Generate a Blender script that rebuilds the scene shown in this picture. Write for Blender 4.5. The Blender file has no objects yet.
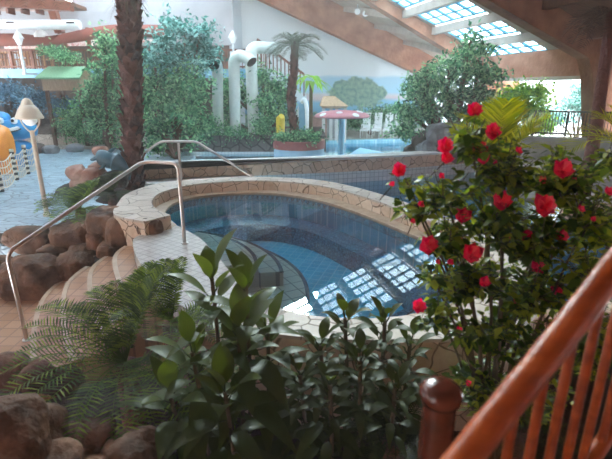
import bpy, bmesh, math, random
from mathutils import Vector, Matrix, noise
rnd = random.Random(7)
sc = bpy.context.scene
COL = sc.collection
PI = math.pi
F = 450.0; PITCH = math.radians(17.46); EYE = 2.0
V = Vector

# ---------- survey helpers: turn a direction seen from the viewpoint into a real place
def ray(x, y):
    u = (x-306)/F; w = -(y-229.5)/F
    return V((u, math.cos(PITCH)+w*math.sin(PITCH), -math.sin(PITCH)+w*math.cos(PITCH)))
def UY(x, y, Y):
    d = ray(x, y); t = Y/d.y
    return V((d.x*t, Y, EYE+d.z*t))
def UZ(x, y, z):
    d = ray(x, y); t = (z-EYE)/d.z
    return V((d.x*t, d.y*t, z))
def UD(x, y, D):
    d = ray(x, y).normalized()
    return V((0, 0, EYE))+d*D
TH = math.radians(14); CT, ST = math.cos(TH), math.sin(TH)
def AB(a, b, z=0.0): return V((a*CT-b*ST, a*ST+b*CT, z))
def UB(x, y, b):          # on the vertical plane at building depth b -> (a, z)
    d = ray(x, y); db = -d.x*ST+d.y*CT; t = b/db
    return ((d.x*CT+d.y*ST)*t, EYE+d.z*t)

# ---------- colour and materials
def srgb(h):
    h = h.lstrip('#'); c = [int(h[i:i+2], 16)/255 for i in (0, 2, 4)]
    return tuple((v/12.92 if v <= .04045 else ((v+.055)/1.055)**2.4) for v in c)+(1,)
def newmat(name):
    m = bpy.data.materials.new(name); m.use_nodes = True
    nt = m.node_tree; nt.nodes.clear()
    return m, nt, nt.nodes, nt.links
def pmat(name, c1, c2=None, rough=.6, metal=0, scale=6, bump=.0, bscale=None, spec=.5, stretch=(1, 1, 1), detail=6, island=False, sheen=0):
    m, nt, N, L = newmat(name)
    o = N.new('ShaderNodeOutputMaterial'); b = N.new('ShaderNodeBsdfPrincipled')
    L.new(b.outputs[0], o.inputs[0])
    b.inputs['Roughness'].default_value = rough; b.inputs['Metallic'].default_value = metal
    b.inputs['Specular IOR Level'].default_value = spec
    g = N.new('ShaderNodeNewGeometry'); mp = N.new('ShaderNodeMapping')
    mp.inputs['Scale'].default_value = stretch
    L.new(g.outputs['Position'], mp.inputs['Vector'])
    n = N.new('ShaderNodeTexNoise'); n.inputs['Scale'].default_value = scale; n.inputs['Detail'].default_value = detail
    L.new(mp.outputs[0], n.inputs['Vector'])
    r = N.new('ShaderNodeValToRGB')
    r.color_ramp.elements[0].position = .32; r.color_ramp.elements[1].position = .68
    r.color_ramp.elements[0].color = srgb(c1); r.color_ramp.elements[1].color = srgb(c2 or c1)
    L.new(n.outputs['Fac'], r.inputs['Fac'])
    if island:
        mx = N.new('ShaderNodeMath'); mx.operation = 'MULTIPLY_ADD'; mx.inputs[1].default_value = .5
        L.new(g.outputs['Random Per Island'], mx.inputs[0])
        ml = N.new('ShaderNodeMath'); ml.operation = 'MULTIPLY'; ml.inputs[1].default_value = .5
        L.new(n.outputs['Fac'], ml.inputs[0]); L.new(ml.outputs[0], mx.inputs[2])
        L.new(mx.outputs[0], r.inputs['Fac'])
    L.new(r.outputs[0], b.inputs['Base Color'])
    if bump:
        bn = N.new('ShaderNodeTexNoise'); bn.inputs['Scale'].default_value = bscale or scale*3; bn.inputs['Detail'].default_value = 5
        L.new(mp.outputs[0], bn.inputs['Vector'])
        bp = N.new('ShaderNodeBump'); bp.inputs['Strength'].default_value = bump; bp.inputs['Distance'].default_value = .05
        L.new(bn.outputs['Fac'], bp.inputs['Height']); L.new(bp.outputs[0], b.inputs['Normal'])
    return m
def leafmat(name, c1, c2, c3=None, trans=.45, rough=.45):
    m, nt, N, L = newmat(name)
    o = N.new('ShaderNodeOutputMaterial'); b = N.new('ShaderNodeBsdfPrincipled'); t = N.new('ShaderNodeBsdfTranslucent'); mix = N.new('ShaderNodeMixShader')
    g = N.new('ShaderNodeNewGeometry'); r = N.new('ShaderNodeValToRGB')
    e = r.color_ramp.elements
    e[0].position = 0; e[0].color = srgb(c1); e[1].position = 1; e[1].color = srgb(c2)
    if c3: k = e.new(.5); k.color = srgb(c3)
    L.new(g.outputs['Random Per Island'], r.inputs['Fac'])
    L.new(r.outputs[0], b.inputs['Base Color'])
    hs = N.new('ShaderNodeHueSaturation'); hs.inputs['Hue'].default_value = .485; hs.inputs['Saturation'].default_value = 1.15; hs.inputs['Value'].default_value = 1.5
    L.new(r.outputs[0], hs.inputs['Color']); L.new(hs.outputs[0], t.inputs['Color'])
    b.inputs['Roughness'].default_value = rough; b.inputs['Specular IOR Level'].default_value = .28
    mix.inputs[0].default_value = trans
    L.new(b.outputs[0], mix.inputs[1]); L.new(t.outputs[0], mix.inputs[2]); L.new(mix.outputs[0], o.inputs[0])
    return m
def paving(name, ca, cb, joint, scale=4.0, jw=.03, rough=.55, stretch=(1, 1, 1), bump=.4, mode='F1'):
    m, nt, N, L = newmat(name)
    o = N.new('ShaderNodeOutputMaterial'); b = N.new('ShaderNodeBsdfPrincipled'); L.new(b.outputs[0], o.inputs[0])
    b.inputs['Roughness'].default_value = rough
    g = N.new('ShaderNodeNewGeometry'); mp = N.new('ShaderNodeMapping'); mp.inputs['Scale'].default_value = stretch
    L.new(g.outputs['Position'], mp.inputs['Vector'])
    nd = N.new('ShaderNodeTexNoise'); nd.inputs['Scale'].default_value = 3; L.new(mp.outputs[0], nd.inputs['Vector'])
    va = N.new('ShaderNodeVectorMath'); va.operation = 'MULTIPLY_ADD'; va.inputs[1].default_value = (.12, .12, .12)
    L.new(nd.outputs['Color'], va.inputs[0]); L.new(mp.outputs[0], va.inputs[2])
    v1 = N.new('ShaderNodeTexVoronoi'); v1.feature = 'DISTANCE_TO_EDGE'; v1.inputs['Scale'].default_value = scale
    v2 = N.new('ShaderNodeTexVoronoi'); v2.inputs['Scale'].default_value = scale
    L.new(va.outputs[0], v1.inputs['Vector']); L.new(va.outputs[0], v2.inputs['Vector'])
    sep = N.new('ShaderNodeSeparateColor'); L.new(v2.outputs['Color'], sep.inputs[0])
    nf = N.new('ShaderNodeTexNoise'); nf.inputs['Scale'].default_value = 14; L.new(mp.outputs[0], nf.inputs['Vector'])
    ad = N.new('ShaderNodeMath'); ad.operation = 'MULTIPLY_ADD'; ad.inputs[1].default_value = .6
    L.new(sep.outputs[0], ad.inputs[0])
    a2 = N.new('ShaderNodeMath'); a2.operation = 'MULTIPLY_ADD'; a2.inputs[1].default_value = .9; a2.inputs[2].default_value = -.25
    L.new(nf.outputs['Fac'], a2.inputs[0]); L.new(a2.outputs[0], ad.inputs[2])
    mx = N.new('ShaderNodeMix'); mx.data_type = 'RGBA'; mx.inputs[6].default_value = srgb(ca); mx.inputs[7].default_value = srgb(cb)
    L.new(ad.outputs[0], mx.inputs[0])
    st = N.new('ShaderNodeMapRange'); st.inputs['From Min'].default_value = jw*.5; st.inputs['From Max'].default_value = jw*1.5
    L.new(v1.outputs['Distance'], st.inputs[0])
    m2 = N.new('ShaderNodeMix'); m2.data_type = 'RGBA'; m2.inputs[6].default_value = srgb(joint)
    L.new(st.outputs[0], m2.inputs[0]); L.new(mx.outputs[2], m2.inputs[7]); L.new(m2.outputs[2], b.inputs['Base Color'])
    bp = N.new('ShaderNodeBump'); bp.inputs['Strength'].default_value = bump; bp.inputs['Distance'].default_value = .02
    L.new(st.outputs[0], bp.inputs['Height']); L.new(bp.outputs[0], b.inputs['Normal'])
    return m
def tiles(name, ca, cb, joint, size=.12, jw=.06, rough=.3, axes='xy', rot=0):
    m, nt, N, L = newmat(name)
    o = N.new('ShaderNodeOutputMaterial'); b = N.new('ShaderNodeBsdfPrincipled'); L.new(b.outputs[0], o.inputs[0])
    b.inputs['Roughness'].default_value = rough
    g = N.new('ShaderNodeNewGeometry')
    mp = N.new('ShaderNodeMapping')
    if axes == 'xz': mp.inputs['Rotation'].default_value = (PI/2, 0, 0)
    else: mp.inputs['Rotation'].default_value = (0, 0, rot)
    L.new(g.outputs['Position'], mp.inputs['Vector'])
    br = N.new('ShaderNodeTexBrick'); br.offset = 0
    br.inputs['Color1'].default_value = srgb(ca); br.inputs['Color2'].default_value = srgb(cb); br.inputs['Mortar'].default_value = srgb(joint)
    br.inputs['Scale'].default_value = 1; br.inputs['Brick Width'].default_value = size; br.inputs['Row Height'].default_value = size
    br.inputs['Mortar Size'].default_value = size*jw
    L.new(mp.outputs[0], br.inputs['Vector']); L.new(br.outputs['Color'], b.inputs['Base Color'])
    return m
def watermat(name, tint, rough=.02, bump=.06, scale=5, dens=.0, f0=None):
    m, nt, N, L = newmat(name)
    o = N.new('ShaderNodeOutputMaterial'); gl = N.new('ShaderNodeBsdfGlossy'); tr = N.new('ShaderNodeBsdfTransparent')
    fr = N.new('ShaderNodeFresnel'); fr.inputs[0].default_value = 1.4; mix = N.new('ShaderNodeMixShader')
    gl.inputs['Roughness'].default_value = rough; tr.inputs[0].default_value = srgb(tint)
    g = N.new('ShaderNodeNewGeometry'); n = N.new('ShaderNodeTexNoise'); n.inputs['Scale'].default_value = scale; n.inputs['Detail'].default_value = 3
    L.new(g.outputs['Position'], n.inputs['Vector'])
    bp = N.new('ShaderNodeBump'); bp.inputs['Strength'].default_value = bump; bp.inputs['Distance'].default_value = .05
    L.new(n.outputs['Fac'], bp.inputs['Height']); L.new(bp.outputs[0], gl.inputs['Normal']); L.new(bp.outputs[0], fr.inputs['Normal'])
    L.new(fr.outputs[0], mix.inputs[0]); L.new(tr.outputs[0], mix.inputs[1]); L.new(gl.outputs[0], mix.inputs[2]); L.new(mix.outputs[0], o.inputs[0])
    return m

# ---------- mesh building
class MB:
    def __init__(s): s.v = []; s.f = []; s.m = []; s.k = 0
    def add(s, vs, fs, mi=None):
        o = len(s.v); s.v.extend([tuple(p) for p in vs])
        for f in fs: s.f.append(tuple(i+o for i in f)); s.m.append(s.k if mi is None else mi)
    def box(s, c, size, rz=0, M=None):
        x, y, z = [d/2 for d in size]
        R = M or Matrix.Rotation(rz, 3, 'Z')
        vs = [V(c)+R@V((a*x, b*y, d*z)) for a in (-1, 1) for b in (-1, 1) for d in (-1, 1)]
        s.add(vs, [(0, 1, 3, 2), (4, 6, 7, 5), (0, 4, 5, 1), (2, 3, 7, 6), (0, 2, 6, 4), (1, 5, 7, 3)])
    def hexa(s, q):   # 8 corners: bottom 4, top 4
        s.add(q, [(3, 2, 1, 0), (4, 5, 6, 7), (0, 1, 5, 4), (1, 2, 6, 5), (2, 3, 7, 6), (3, 0, 4, 7)])
    def prism(s, poly, z0, z1):
        n = len(poly); ar = sum(poly[i][0]*poly[(i+1) % n][1]-poly[(i+1) % n][0]*poly[i][1] for i in range(n))
        if ar < 0: poly = poly[::-1]
        vs = [(p[0], p[1], z0) for p in poly]+[(p[0], p[1], z1) for p in poly]
        s.add(vs, [tuple(range(n-1, -1, -1)), tuple(range(n, 2*n))]+[(i, (i+1) % n, n+(i+1) % n, n+i) for i in range(n)])
    def tube(s, pts, r, n=8, cap=True):
        pts = [V(p) for p in pts]; m = len(pts)
        rr = r if isinstance(r, (list, tuple)) else [r]*m
        t0 = (pts[1]-pts[0]).normalized()
        a = t0.orthogonal().normalized(); vs = []
        for i, p in enumerate(pts):
            t = (pts[min(i+1, m-1)]-pts[max(i-1, 0)]).normalized()
            a = (a-t*a.dot(t)).normalized(); b = t.cross(a)
            for k in range(n):
                q = 2*PI*k/n; vs.append(p+(a*math.cos(q)+b*math.sin(q))*rr[i])
        fs = [(i*n+k, i*n+(k+1) % n, (i+1)*n+(k+1) % n, (i+1)*n+k) for i in range(m-1) for k in range(n)]
        if cap: fs += [tuple(range(n-1, -1, -1)), tuple(range((m-1)*n, m*n))]
        s.add(vs, fs)
    def lathe(s, c, prof, n=24, sx=1, sy=1, M=None):
        c = V(c); vs = []
        for r, z in prof:
            for k in range(n):
                q = 2*PI*k/n; p = V((r*math.cos(q)*sx, r*math.sin(q)*sy, z))
                vs.append(c+(M@p if M else p))
        m = len(prof)
        s.add(vs, [(i*n+k, i*n+(k+1) % n, (i+1)*n+(k+1) % n, (i+1)*n+k) for i in range(m-1) for k in range(n)]+[tuple(range(n-1, -1, -1)), tuple(range((m-1)*n, m*n))])
    def rock(s, c, rad, seed=0, rough=.28, sub=3, flat=.0, rz=0):
        bm = bmesh.new(); bmesh.ops.create_icosphere(bm, subdivisions=sub, radius=1)
        c = V(c); off = V((seed*3.7, seed*1.3, seed*2.1)); R = Matrix.Rotation(rz, 3, 'Z')
        vs = []
        for v in bm.verts:
            p = v.co.copy(); d = 1+rough*noise.noise(p*1.1+off)*1.6+rough*.35*noise.noise(p*3.3+off)+.06*noise.noise(p*9+off)
            q = p*d
            # a boulder has planes: squash towards a box
            q = V([math.copysign(abs(x)**.75, x) for x in q])*.93
            vs.append(c+R@V((q.x*rad[0], q.y*rad[1], q.z*rad[2])))
        s.add(vs, [tuple(v.index for v in f.verts) for f in bm.faces]); bm.free()
    def blade(s, base, d, up, L, W, n=4, droop=.2, fold=.15, shape='leaf'):
        """a leaf: two rows of quads either side of a midrib"""
        base = V(base); d = V(d).normalized(); up = V(up); side = d.cross(up)
        if side.length < 1e-4: side = d.orthogonal()
        side.normalize(); nrm = side.cross(d).normalized(); vs = []
        for i in range(n+1):
            t = i/n
            w = W*.5*(max(0, math.sin(PI*min(1, t**.72*.985+.015)))**1.05 if shape == 'leaf' else (1-t)**.6*(min(1, t*6+.3)))
            c = base+d*(L*t)-V((0, 0, 1))*(droop*L*t*t)
            vs += [c-side*w+nrm*(fold*w), c, c+side*w+nrm*(fold*w)]
        fs = []
        for i in range(n):
            a = i*3; fs += [(a, a+1, a+4, a+3), (a+1, a+2, a+5, a+4)]
        s.add(vs, fs)
    def leaf(s, c, L, W, R):
        d = R@V((1, 0, 0)); b = R@V((0, 1, 0)); n = R@V((0, 0, 1)); c = V(c)
        s.add([c, c+d*L*.45+b*W*.5+n*W*.12, c+d*L, c+d*L*.45-b*W*.5+n*W*.12], [(0, 1, 2), (0, 2, 3)])
    def build(s, name, mat, parent=None, smooth=True, loc=None):
        me = bpy.data.meshes.new(name); o = bpy.data.objects.new(name, me); COL.objects.link(o)
        org = V(loc) if loc is not None else V((0, 0, 0))
        if parent is not None: org = parent['_o'] if False else V(parent.location)
        me.from_pydata([(p[0]-org.x, p[1]-org.y, p[2]-org.z) for p in s.v], [], s.f); me.update()
        for mm in (mat if isinstance(mat, (list, tuple)) else [mat]): me.materials.append(mm)
        if any(s.m): me.polygons.foreach_set('material_index', s.m)
        if smooth:
            me.polygons.foreach_set('use_smooth', [True]*len(s.f))
            if smooth != 'all':
                try: me.set_sharp_from_angle(angle=math.radians(38))
                except Exception: pass
        if parent is not None: o.parent = parent
        elif loc is not None: o.location = org
        return o
def sub(mb, name, mat, part, smooth=True):     # a child of a part (part sits at its thing's origin)
    org = V(part.parent.location) if part.parent else V(part.location)
    me = bpy.data.meshes.new(name); o = bpy.data.objects.new(name, me); COL.objects.link(o)
    me.from_pydata([(p[0]-org.x, p[1]-org.y, p[2]-org.z) for p in mb.v], [], mb.f); me.update()
    for mm in (mat if isinstance(mat, (list, tuple)) else [mat]): me.materials.append(mm)
    if any(mb.m): me.polygons.foreach_set('material_index', mb.m)
    if smooth:
        me.polygons.foreach_set('use_smooth', [True]*len(mb.f))
        try: me.set_sharp_from_angle(angle=math.radians(38))
        except Exception: pass
    o.parent = part; return o
def thing(name, label, cat, loc, group=None):
    o = bpy.data.objects.new(name, None); COL.objects.link(o); o.location = V(loc); o.empty_display_size = .1
    return tag(o, label, cat, group)
def tag(o, label, cat, group=None, kind=None):
    o['label'] = label; o['category'] = cat
    if group: o['group'] = group
    if kind: o['kind'] = kind
    return o
def struct(mb, name, mat, smooth=False):
    o = mb.build(name, mat, None, smooth); o['kind'] = 'structure'; return o
def catmull(P, n=6, closed=False):
    P = [V(p) for p in P]; out = []; m = len(P)
    for i in range(m if closed else m-1):
        if closed: a, b, c, d = P[i-1], P[i], P[(i+1) % m], P[(i+2) % m]
        else: a, b, c, d = P[max(i-1, 0)], P[i], P[i+1], P[min(i+2, m-1)]
        for k in range(n):
            t = k/n
            out.append(.5*((2*b)+(c-a)*t+(2*a-5*b+4*c-d)*t*t+(3*b-a-3*c+d)*t**3))
    if not closed: out.append(P[-1])
    return out
def rndR(r=rnd):
    return Matrix.Rotation(r.uniform(0, 2*PI), 3, 'Z')@Matrix.Rotation(r.uniform(-1.1, 1.1), 3, 'Y')@Matrix.Rotation(r.uniform(-1, 1), 3, 'X')
def roundpath(P, r=.08, n=5):     # polyline with rounded corners
    P = [V(p) for p in P]; out = [P[0]]
    for i in range(1, len(P)-1):
        a = P[i]+(P[i-1]-P[i]).normalized()*r; c = P[i]+(P[i+1]-P[i]).normalized()*r
        for k in range(n+1):
            t = k/n; out.append(a.lerp(P[i], t).lerp(P[i].lerp(c, t), t))
    out.append(P[-1]); return out
def frond(mb, base, ang, L, rise, droop, ll, nl=22, lw=.02, rr=.008, vee=.5, lean=.7, n=10, bare=.12, r=rnd):
    """a feather leaf: returns nothing, adds rachis and leaflets"""
    base = V(base); h = V((math.cos(ang), math.sin(ang), 0)); side = V((-math.sin(ang), math.cos(ang), 0))
    def P(t): return base+h*(L*t*math.cos(rise)*(1-.12*t))+V((0, 0, L*(t*math.sin(rise)-droop*t*t)))
    pts = [P(i/n) for i in range(n+1)]
    mb.tube(pts, [rr*(1-.8*i/n) for i in range(n+1)], 4)
    for i in range(nl):
        t = bare+(1-bare)*(i+.5)/nl; p = P(t); tan = (P(min(1, t+.03))-P(t-.03)).normalized()
        up = side.cross(tan); up = up if up.z > 0 else -up
        prof = math.sin(PI*min(1, (t-bare)/(1-bare)*.86+.12))**.6
        for sg in (-1, 1):
            d = tan*lean+side*sg+up*vee*(1+r.uniform(-.2, .2))+V((0, 0, r.uniform(-.1, .1)))
            mb.blade(p, d, up, ll*prof*r.uniform(.9, 1.1), lw, 2, .18, .1, 'frond')
# ================= materials
M = {}
M['pave_warm'] = paving('crazy_paving_cream', '#bcac9c', '#d6cbbf', '#857464', 3.0, .018)
M['pave_wall'] = paving('stone_facing_tan', '#c8a98c', '#ead6bf', '#80664f', 4.2, .022, rough=.65)
M['pave_blue'] = paving('pale_blue_cobbles', '#7896a8', '#abc2cd', '#566d7b', 2.3, .03, rough=.35, stretch=(1, 1.8, 1))
M['deck'] = paving('pale_deck_slabs', '#8f8a84', '#aaa49c', '#746d66', 2.2, .02, rough=.5)
M['white_tile'] = tiles('white_deck_tiles', '#b3ada6', '#bfbab3', '#99928a', .11, .07, .35, rot=.6)
M['step_tile'] = tiles('pale_step_tiles', '#cbbfb0', '#d9cfc4', '#8f8a84', .2, .05, .3, rot=-.5)
M['orange_tile'] = tiles('terracotta_path_tiles', '#a87d5c', '#b88f70', '#94705a', .2, .05, .5)
M['blue_tile'] = tiles('pool_tiles_light_blue', '#52b4da', '#66c6e6', '#98d8ee', .15, .05, .2, rot=.3)
M['chan_tile'] = tiles('pool_tiles_mid_blue', '#4fb2dc', '#62c2e8', '#98d8ee', .15, .05, .2)
M['far_tile'] = tiles('pool_tiles_pale_blue', '#8cc9dc', '#a2d8e6', '#c8e6ee', .15, .05, .2)
M['tile_strip'] = tiles('pale_tile_strip', '#ccd6d8', '#dce4e4', '#a4b0b2', .12, .06, .3, axes='xz')
M['dark_tile'] = pmat('dark_blue_tile_band', '#2d3b4c', '#46576a', .25, scale=25)
M['mosaic'] = paving('blue_pebble_mosaic', '#2a6a98', '#90bcd4', '#3a5a74', 22, .1, rough=.3)
M['coping_white'] = pmat('white_coping', '#cfd0cc', '#e0e2e0', .4, scale=5, bump=.1)
M['ledge'] = pmat('tan_ledge', '#a88f74', '#bfa98e', .45, scale=8)
M['wall_white'] = pmat('white_plaster', '#a3a4a8', '#b0b0b3', .85, scale=1.2)
M['wall_strip'] = pmat('pale_blue_plaster', '#d5e2ea', '#dfe9ee', .85, scale=1)
M['stucco'] = pmat('rough_terracotta_stucco', '#a5694f', '#c98f74', .9, scale=1.6, bump=.9, bscale=6, detail=10)
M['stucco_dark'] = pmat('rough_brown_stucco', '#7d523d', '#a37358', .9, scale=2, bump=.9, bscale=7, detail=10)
M['soffit'] = pmat('pale_boarded_soffit', '#b9a191', '#c8b3a4', .8, scale=2)
M['ceil_brown'] = pmat('brown_boarded_ceiling', '#6b4a38', '#805a45', .8, scale=2, stretch=(1, 8, 1))
M['purlin'] = pmat('pale_painted_beam', '#b8a89c', '#c9bbb0', .75, scale=3)
M['cyan_frame'] = pmat('cyan_glazing_bar', '#2a7f9c', '#3b93af', .5)
M['soil'] = pmat('dark_bark_soil', '#221610', '#3e2b20', .95, scale=18, bump=1, bscale=40)
M['rock_red'] = pmat('red_brown_boulder', '#3c2819', '#8a6248', .75, scale=3.0, bump=1.6, bscale=9, detail=10)
M['rock_pink'] = pmat('pinkish_rock', '#9a6a58', '#d0b0a0', .7, scale=3, bump=.8, bscale=9, detail=10)
M['rock_dark'] = pmat('dark_lava_rock', '#2e2a28', '#6c625c', .8, scale=3, bump=1.5, bscale=12)
M['rock_grey'] = pmat('grey_boulder', '#4f5356', '#8a8f94', .6, scale=2.5, bump=1.4, bscale=9)
M['chrome'] = pmat('polished_steel', '#c4c0bc', '#d4d0cc', .3, metal=1)
M['white_paint'] = pmat('white_paint', '#d5d2cc', '#dedcd8', .35)
M['white_plastic'] = pmat('white_plastic', '#dfe6e8', '#eef2f3', .4)
M['cream_paint'] = pmat('cream_paint', '#d8c8b0', '#e4d6c0', .35)
M['pipe'] = pmat('off_white_pipe', '#c3cbc6', '#d0d7d2', .35)
M['dark_hole'] = pmat('grille_and_pipe_shade', '#2a2220', '#3b302b', .9)  # duct grilles, and the shade inside the pipe mouths put into colour
M['wood_red'] = pmat('red_brown_wood', '#6d3822', '#84482e', .5, scale=6, stretch=(1, 1, .3))
M['wood_log'] = pmat('varnished_orange_timber', '#8f3c14', '#bc5e28', .3, scale=5, stretch=(1.2, 1.2, 4), bump=.15, bscale=30, spec=.6)
M['wood_post'] = pmat('varnished_dark_timber', '#4a2014', '#6b3422', .2, scale=8, bump=.1, spec=.7)
M['wood_chair'] = pmat('honey_wood', '#b08050', '#c89a68', .5)
M['fabric_brown'] = pmat('rust_brown_awning', '#6e3628', '#7e4030', .85, scale=3)
M['fascia_blue'] = pmat('pale_blue_fascia', '#78aecb', '#88bad4', .6)
M['interior'] = pmat('dark_interior', '#4a3a33', '#5a473e', .9)
M['green_roof'] = pmat('pale_green_roof', '#5f8f6c', '#7da884', .8, scale=9, stretch=(6, 1, 1), bump=.4)
M['bamboo'] = pmat('bamboo_slats', '#93765c', '#b89c7e', .7, scale=14, stretch=(6, 6, .3), bump=.5)
M['thatch'] = pmat('straw_thatch', '#b89878', '#d8bc9c', .9, scale=12, bump=.8)
M['planter_red'] = pmat('dusty_red_band', '#9a5650', '#a9645c', .6)
M['planter_blue'] = pmat('pale_blue_render', '#a9cbdd', '#bcd9e6', .6)
M['mush_pink'] = pmat('dusty_pink_fibreglass', '#b8707a', '#c47e86', .4)
M['pole_blue'] = pmat('light_blue_pole', '#8fcbe4', '#a2d6ea', .4)
M['play_blue'] = pmat('bright_blue_fibreglass', '#1d86c4', '#2c98d2', .35)
M['play_orange'] = pmat('orange_fibreglass', '#d98428', '#e8963a', .4)
M['dolphin'] = pmat('slate_blue_fibreglass', '#3f6172', '#54798a', .35, scale=3)
M['pale_belly'] = pmat('pale_grey_belly', '#a9b2b4', '#bcc4c6', .4)
M['black'] = pmat('black_paint', '#1c1a1a', '#262222', .4)
M['rope'] = pmat('pale_rope', '#c8bfae', '#dcd4c4', .9, scale=30)
M['yellow'] = pmat('yellow_plastic', '#d0b428', '#dcc23a', .5)
M['grey_ledge'] = pmat('grey_concrete', '#8d8f8e', '#a9aaa8', .7, scale=4, bump=.2)
M['bark'] = pmat('brown_bark', '#4a3427', '#6f5140', .9, scale=12, bump=.8)
M['palm_bark'] = pmat('shaggy_palm_bark', '#38241f', '#7a5046', .9, scale=9, bump=1, bscale=22, island=True)
M['dry_frond'] = leafmat('dry_brown_frond', '#4a3a32', '#75604f', trans=.2)
M['leaf_mid'] = leafmat('mid_green_leaves', '#1c4434', '#a4cc9c', '#4c8a68', .45)
M['leaf_blue'] = leafmat('blue_green_leaves', '#23544c', '#a6d0cc', '#4a8c84', .4, .35)
M['leaf_bright'] = leafmat('bright_green_leaves', '#4f8a3a', '#a8c860', '#76a84a', .5)
M['leaf_yel'] = leafmat('yellow_green_fronds', '#6f7a1e', '#c0bc4c', '#97a034', .55)
M['leaf_palm'] = leafmat('dusty_palm_green', '#39453a', '#62705e', '#4a5848', .3)
M['leaf_cycad'] = leafmat('cycad_green', '#33481c', '#7c9438', '#4d6628', .42, .4)
M['leaf_dark'] = leafmat('dark_glossy_leaves', '#1e2410', '#44501e', '#2c3614', .35, .5)
M['leaf_broad'] = leafmat('broad_olive_leaves', '#202a10', '#4f5e24', '#35421a', .38, .42)
M['leaf_hib'] = leafmat('hibiscus_leaves', '#2e4420', '#a2ac48', '#5a7430', .55, .35)
M['lilac_blue'] = leafmat('pale_blue_grey_leaves', '#2a4c60', '#7fa6bd', '#44708a', .3)
M['petal'] = leafmat('crimson_petals', '#d22038', '#ff6c6c', '#e83848', .45, .5)
M['stem'] = pmat('olive_brown_stem', '#4c4430', '#6a5c3e', .8)
M['lava_wall'] = paving('dark_lava_facing', '#4e4a48', '#7a7470', '#2a2624', 2.6, .05, rough=.8)
M['dusty_pink'] = pmat('dusty_pink_render', '#a88478', '#b89488', .8)
M['water_tub'] = watermat('tub_water', '#d2f0f8', .01, .006, 2)
M['water_pool'] = watermat('pool_water', '#b4e2f2', .02, .25, 4)
m_, nt, N, L = newmat('lamp_globe')
o_ = N.new('ShaderNodeOutputMaterial'); b_ = N.new('ShaderNodeBsdfPrincipled'); b_.inputs['Base Color'].default_value = (.9, .93, .95, 1); b_.inputs['Roughness'].default_value = .1
b_.inputs['Emission Color'].default_value = (1, 1, 1, 1); b_.inputs['Emission Strength'].default_value = .15; L.new(b_.outputs[0], o_.inputs[0]); M['globe'] = m_
m_, nt, N, L = newmat('clear_roof_glass')
o_ = N.new('ShaderNodeOutputMaterial'); t_ = N.new('ShaderNodeBsdfTransparent'); g_ = N.new('ShaderNodeBsdfGlossy'); x_ = N.new('ShaderNodeMixShader'); x_.inputs[0].default_value = .06
t_.inputs[0].default_value = (.86, .96, 1, 1); g_.inputs['Roughness'].default_value = .05
L.new(t_.outputs[0], x_.inputs[1]); L.new(g_.outputs[0], x_.inputs[2]); L.new(x_.outputs[0], o_.inputs[0]); M['glass'] = m_

m_, nt, N, L = newmat('added_daylight_sheet')
o_ = N.new('ShaderNodeOutputMaterial'); t_ = N.new('ShaderNodeBsdfTranslucent'); t_.inputs[0].default_value = (.9, .96, 1, 1); L.new(t_.outputs[0], o_.inputs[0]); M['frosted'] = m_  # translucent sheet for the panels added to bring daylight in
# ================= camera
cd = bpy.data.cameras.new('camera'); cam = bpy.data.objects.new('camera', cd); COL.objects.link(cam); sc.camera = cam
cam.location = (0, 0, EYE); cam.rotation_euler = (PI/2-PITCH, 0, 0)
cd.sensor_width = 36; cd.lens = 36*F/612; cd.clip_start = .05; cd.clip_end = 200
cd.dof.use_dof = True; cd.dof.focus_distance = 6.5; cd.dof.aperture_fstop = 1.9

# ================= light: overcast sky through the glazing and the open sides, and a low soft sun ahead
w = bpy.data.worlds.new('sky'); sc.world = w; w.use_nodes = True
bg = w.node_tree.nodes['Background']; bg.inputs[0].default_value = (.87, .94, 1.0, 1); bg.inputs[1].default_value = 8.0
sd = bpy.data.lights.new('sun', 'SUN'); sd.energy = 12; sd.angle = math.radians(9); sd.color = (1, .93, .84)
so = bpy.data.objects.new('sun', sd); COL.objects.link(so)
sdir = V((-.06, 1.0, .47)).normalized()       # towards the sun
so.rotation_euler = sdir.to_track_quat('Z', 'Y').to_euler(); so.location = (0, 10, 20)
sc.view_settings.view_transform = 'Standard'; sc.view_settings.look = 'None'; sc.view_settings.gamma = 1
sc.view_settings.exposure = 0.52; sc.view_settings.use_curve_mapping = False
sc.cycles.max_bounces = 8; sc.cycles.transparent_max_bounces = 12; sc.cycles.sample_clamp_indirect = 6
sc.cycles.use_denoising = True

# ================= the ground
def slab(name, poly, z0, z1, mat):
    b = MB(); b.prism(poly, z0, z1); return struct(b, name, mat)
slab('floor', [(-5.2, 3.1), (-5.2, 6.9), (-2, 6.4), (.2, 4.6), (-.4, 3.35), (-1.4, 3.0), (-1.9, 2.2), (-3.3, 1.0), (-7, 1.0)], -1.2, -.87, M['orange_tile'])
slab('floor.001', [(-16, 6.75), (-3.9, 6.75), (-2.9, 7.2), (-3.05, 8.7), (-1.5, 9.6), (-3.7, 10.3), (-3.9, 12.6), (-4.2, 18.6), (-16, 18.6)], -1.2, -.4, M['pave_blue'])
slab('floor.002', [(-18, 18.6), (-4.2, 18.6), (-3.9, 19.5), (5.6, 21.2), (7.0, 16), (14, 16), (14, 30), (-18, 30)], -1.2, -.27, M['deck'])
slab('floor.003', [(4.5, 9.6), (14, 9.6), (14, 16), (7.2, 16)], -1.2, -.3, M['grey_ledge'])
soil = MB(); soil.prism([(-3.6, .2), (-3.4, 3.2), (-2.9, 3.9), (-2.0, 4.1), (-1.0, 4.0), (-.4, 3.35), (.6, 3.24), (1.7, 3.35), (2.3, 4.2), (4.4, 4.7), (4.4, .2)], -1.3, -.84)
struct(soil, 'floor.004', M['soil'])

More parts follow.
